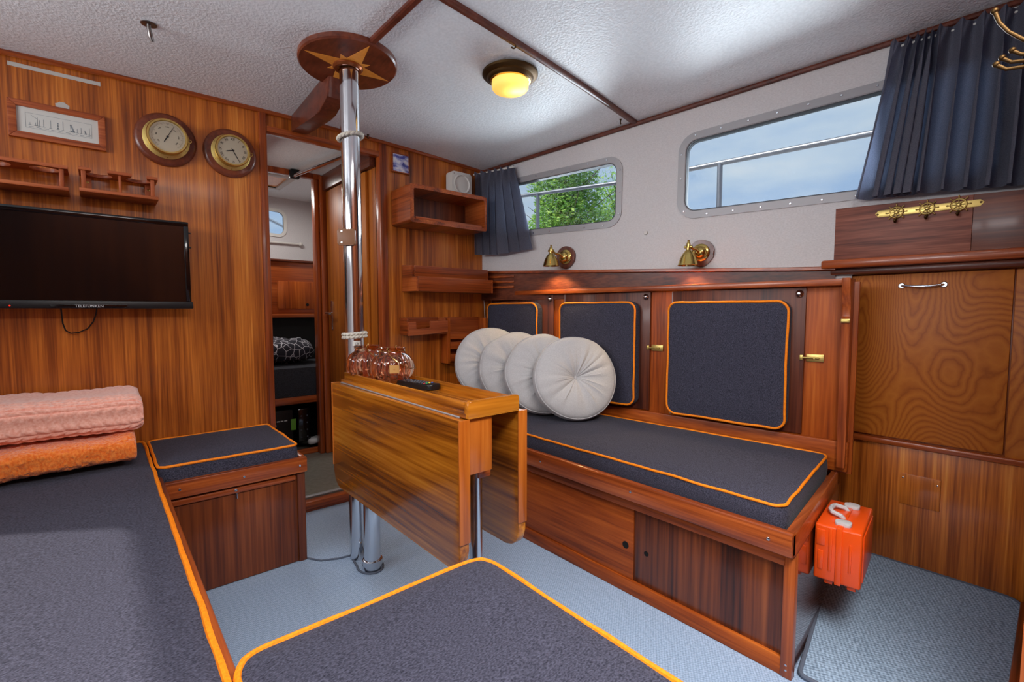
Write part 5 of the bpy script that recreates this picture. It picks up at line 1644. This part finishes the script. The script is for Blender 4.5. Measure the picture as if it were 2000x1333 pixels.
def tree(name, label, base, H, R, nleaf, seed, zmin=1.0, ls=.16):
    rnd = random.Random(seed)
    e = thing(name, label, 'tree', base, 'trees beyond the window')
    b = V(base)
    bm = B()
    sweep(bm, [b, b + V((.1, .05, H * .3)), b + V((-.05, .1, H * .6)), b + V((.05, 0, H * .95))], [.22, .17, .10, .03], 10)
    tips = []
    for k in range(44):
        z = H * (.18 + .75 * k / 44); a = k * 2.4 + rnd.random(); L = R * (1 - .55 * (z / H)) * (.7 + .4 * rnd.random())
        p0 = b + V((0, 0, z)); p1 = p0 + V((math.cos(a) * L * .5, math.sin(a) * L * .5, L * .45)); p2 = p0 + V((math.cos(a) * L, math.sin(a) * L, L * .8))
        sweep(bm, [p0, p1, p2], [.026, .016, .006], 6); tips += [p0.lerp(p1, .6), p1, p1.lerp(p2, .5), p2]
    link('trunk', bm, M_['bark'], e)
    bm = B()
    for i in range(nleaf):
        t = rnd.choice(tips)
        s = R * .30
        p = t + V((rnd.gauss(0, s), rnd.gauss(0, s), rnd.gauss(0, s * .9)))
        if p.z < zmin or V((p.x - b.x, p.y - b.y)).length > R * (1.05 - .55 * max(0, (p.z - b.z) / H)) * (.8 + .3 * noise.noise(p * 1.1)): continue
        q = V((rnd.gauss(0, 1), rnd.gauss(0, 1), rnd.gauss(0, 1))).normalized(); w = q.orthogonal().normalized() * ls * (.6 + .8 * rnd.random()); h_ = q * ls * (.7 + .8 * rnd.random()); nn_ = w.cross(h_).normalized() * ls * .12
        vs = [bm.verts.new(p - h_), bm.verts.new(p - w * .5 + nn_), bm.verts.new(p + h_), bm.verts.new(p + w * .5 + nn_)]
        bm.faces.new(vs[:3]); bm.faces.new((vs[0], vs[2], vs[3]))
    link('foliage', bm, M_['leaf'], e, recalc=False)
    return e
tree('poplar_tree', 'leafy green tree filling most of the smaller starboard window', (11.3, 10.5, -1.2), 6.9, 2.4, 52000, 3, zmin=1.5, ls=.064)
tree('poplar_tree', 'leafy tree at the right edge of the smaller starboard window', (19.0, 14.3, -1.2), 8.4, 2.3, 14000, 11, zmin=1.5, ls=.085)

# ================================================================== LIGHT, SKY, CAMERA
w = bpy.data.worlds.new('Sky'); SC.world = w; w.use_nodes = True
nt = w.node_tree; nt.nodes.clear()
out = N(nt, 'ShaderNodeOutputWorld'); bg = N(nt, 'ShaderNodeBackground')
tc = N(nt, 'ShaderNodeTexCoord'); mpn = N(nt, 'ShaderNodeMapping'); mpn.inputs['Scale'].default_value = (1.6, 1.6, 5.0)
nt.links.new(tc.outputs['Generated'], mpn.inputs['Vector'])
nz = N(nt, 'ShaderNodeTexNoise'); nz.inputs['Scale'].default_value = 1.8; nz.inputs['Detail'].default_value = 6; nz.inputs['Roughness'].default_value = .55
nt.links.new(mpn.outputs[0], nz.inputs['Vector'])
r = ramp(nt, [(.36, rgb(158, 184, 218)), (.52, rgb(190, 206, 224)), (.66, rgb(214, 220, 227))])
nt.links.new(nz.outputs['Fac'], r.inputs[0]); nt.links.new(r.outputs[0], bg.inputs['Color'])
bg.inputs['Strength'].default_value = 1.0
nt.links.new(bg.outputs[0], out.inputs['Surface'])

sun = bpy.data.lights.new('sun', 'SUN'); sun.energy = 4.2; sun.angle = .02; sun.color = (1, .95, .86)
so = bpy.data.objects.new('sun', sun); COL.objects.link(so)
so.rotation_euler = V((.62, -.35, -.75)).to_track_quat('-Z', 'Y').to_euler()

def area(name, loc, target, sx, sy, energy, col=(1, 1, 1), spread=180):
    L = bpy.data.lights.new(name, 'AREA'); L.spread = math.radians(spread); L.shape = 'RECTANGLE'; L.size = sx; L.size_y = sy; L.energy = energy; L.color = col
    o = bpy.data.objects.new(name, L); COL.objects.link(o); o.location = loc
    o.rotation_euler = (V(target) - V(loc)).to_track_quat('-Z', 'Y').to_euler()
    return o
area('companionway_fill', (.3, -.38, 2.12), (.45, .2, 0), 1.4, .7, 52, (1.0, .98, .95), 140)  # fill lamp added over an unseen roof opening to brighten the cabin
area('port_window_daylight', (-.955, 1.05, 1.53), (1.2, 1.05, 1.56), 1.75, .30, 13, (.95, .97, 1.0), 118)
def wall_light(name, s, z, sx, sy, e):
    p = WALL @ V((s, -.06, z)); q = WALL @ V((s, 1.0, z - .22))
    return area(name, p, q, sx, sy, e, (.86, .93, 1.0))
wall_light('window_daylight_fore', .62, 1.53, .46, .25, 7)
wall_light('window_daylight_aft', 1.52, 1.54, .60, .26, 8)
area('passage_fill', (.46, 2.68, 1.45), (1.1, 2.68, 1.0), .35, .35, 2.6, (1, .97, .92))  # added lamp before a windowless wall, brightens the passage door
area('fore_hatch_fill', (.84, 3.4, 1.76), (.85, 3.4, 0), .25, .25, 4.5, (1, .98, .95))  # lamp added beneath the closed hatch panel to lift the fore cabin

cam = bpy.data.cameras.new('camera'); co = bpy.data.objects.new('camera', cam); COL.objects.link(co); SC.camera = co
cam.sensor_fit = 'HORIZONTAL'; cam.sensor_width = 36; cam.lens = 36 * 932 / 2000
cam.clip_start = .02; cam.clip_end = 200
yaw = math.radians(40.9); pitch = math.atan(59.5 / 932)
co.location = (0, 0, .95)
co.rotation_euler = V((math.sin(yaw) * math.cos(pitch), math.cos(yaw) * math.cos(pitch), -math.sin(pitch))).to_track_quat('-Z', 'Y').to_euler()
SC.view_settings.view_transform = 'Standard'
SC.view_settings.look = 'None'
SC.view_settings.exposure = .12
SC.view_settings.gamma = 1
SC.view_settings.use_curve_mapping = False
SC.cycles.use_denoising = True
SC.cycles.max_bounces = 10
SC.cycles.transparent_max_bounces = 12
SC.cycles.sample_clamp_indirect = 6
for o in bpy.data.objects:
    if '_o' in o: del o['_o']
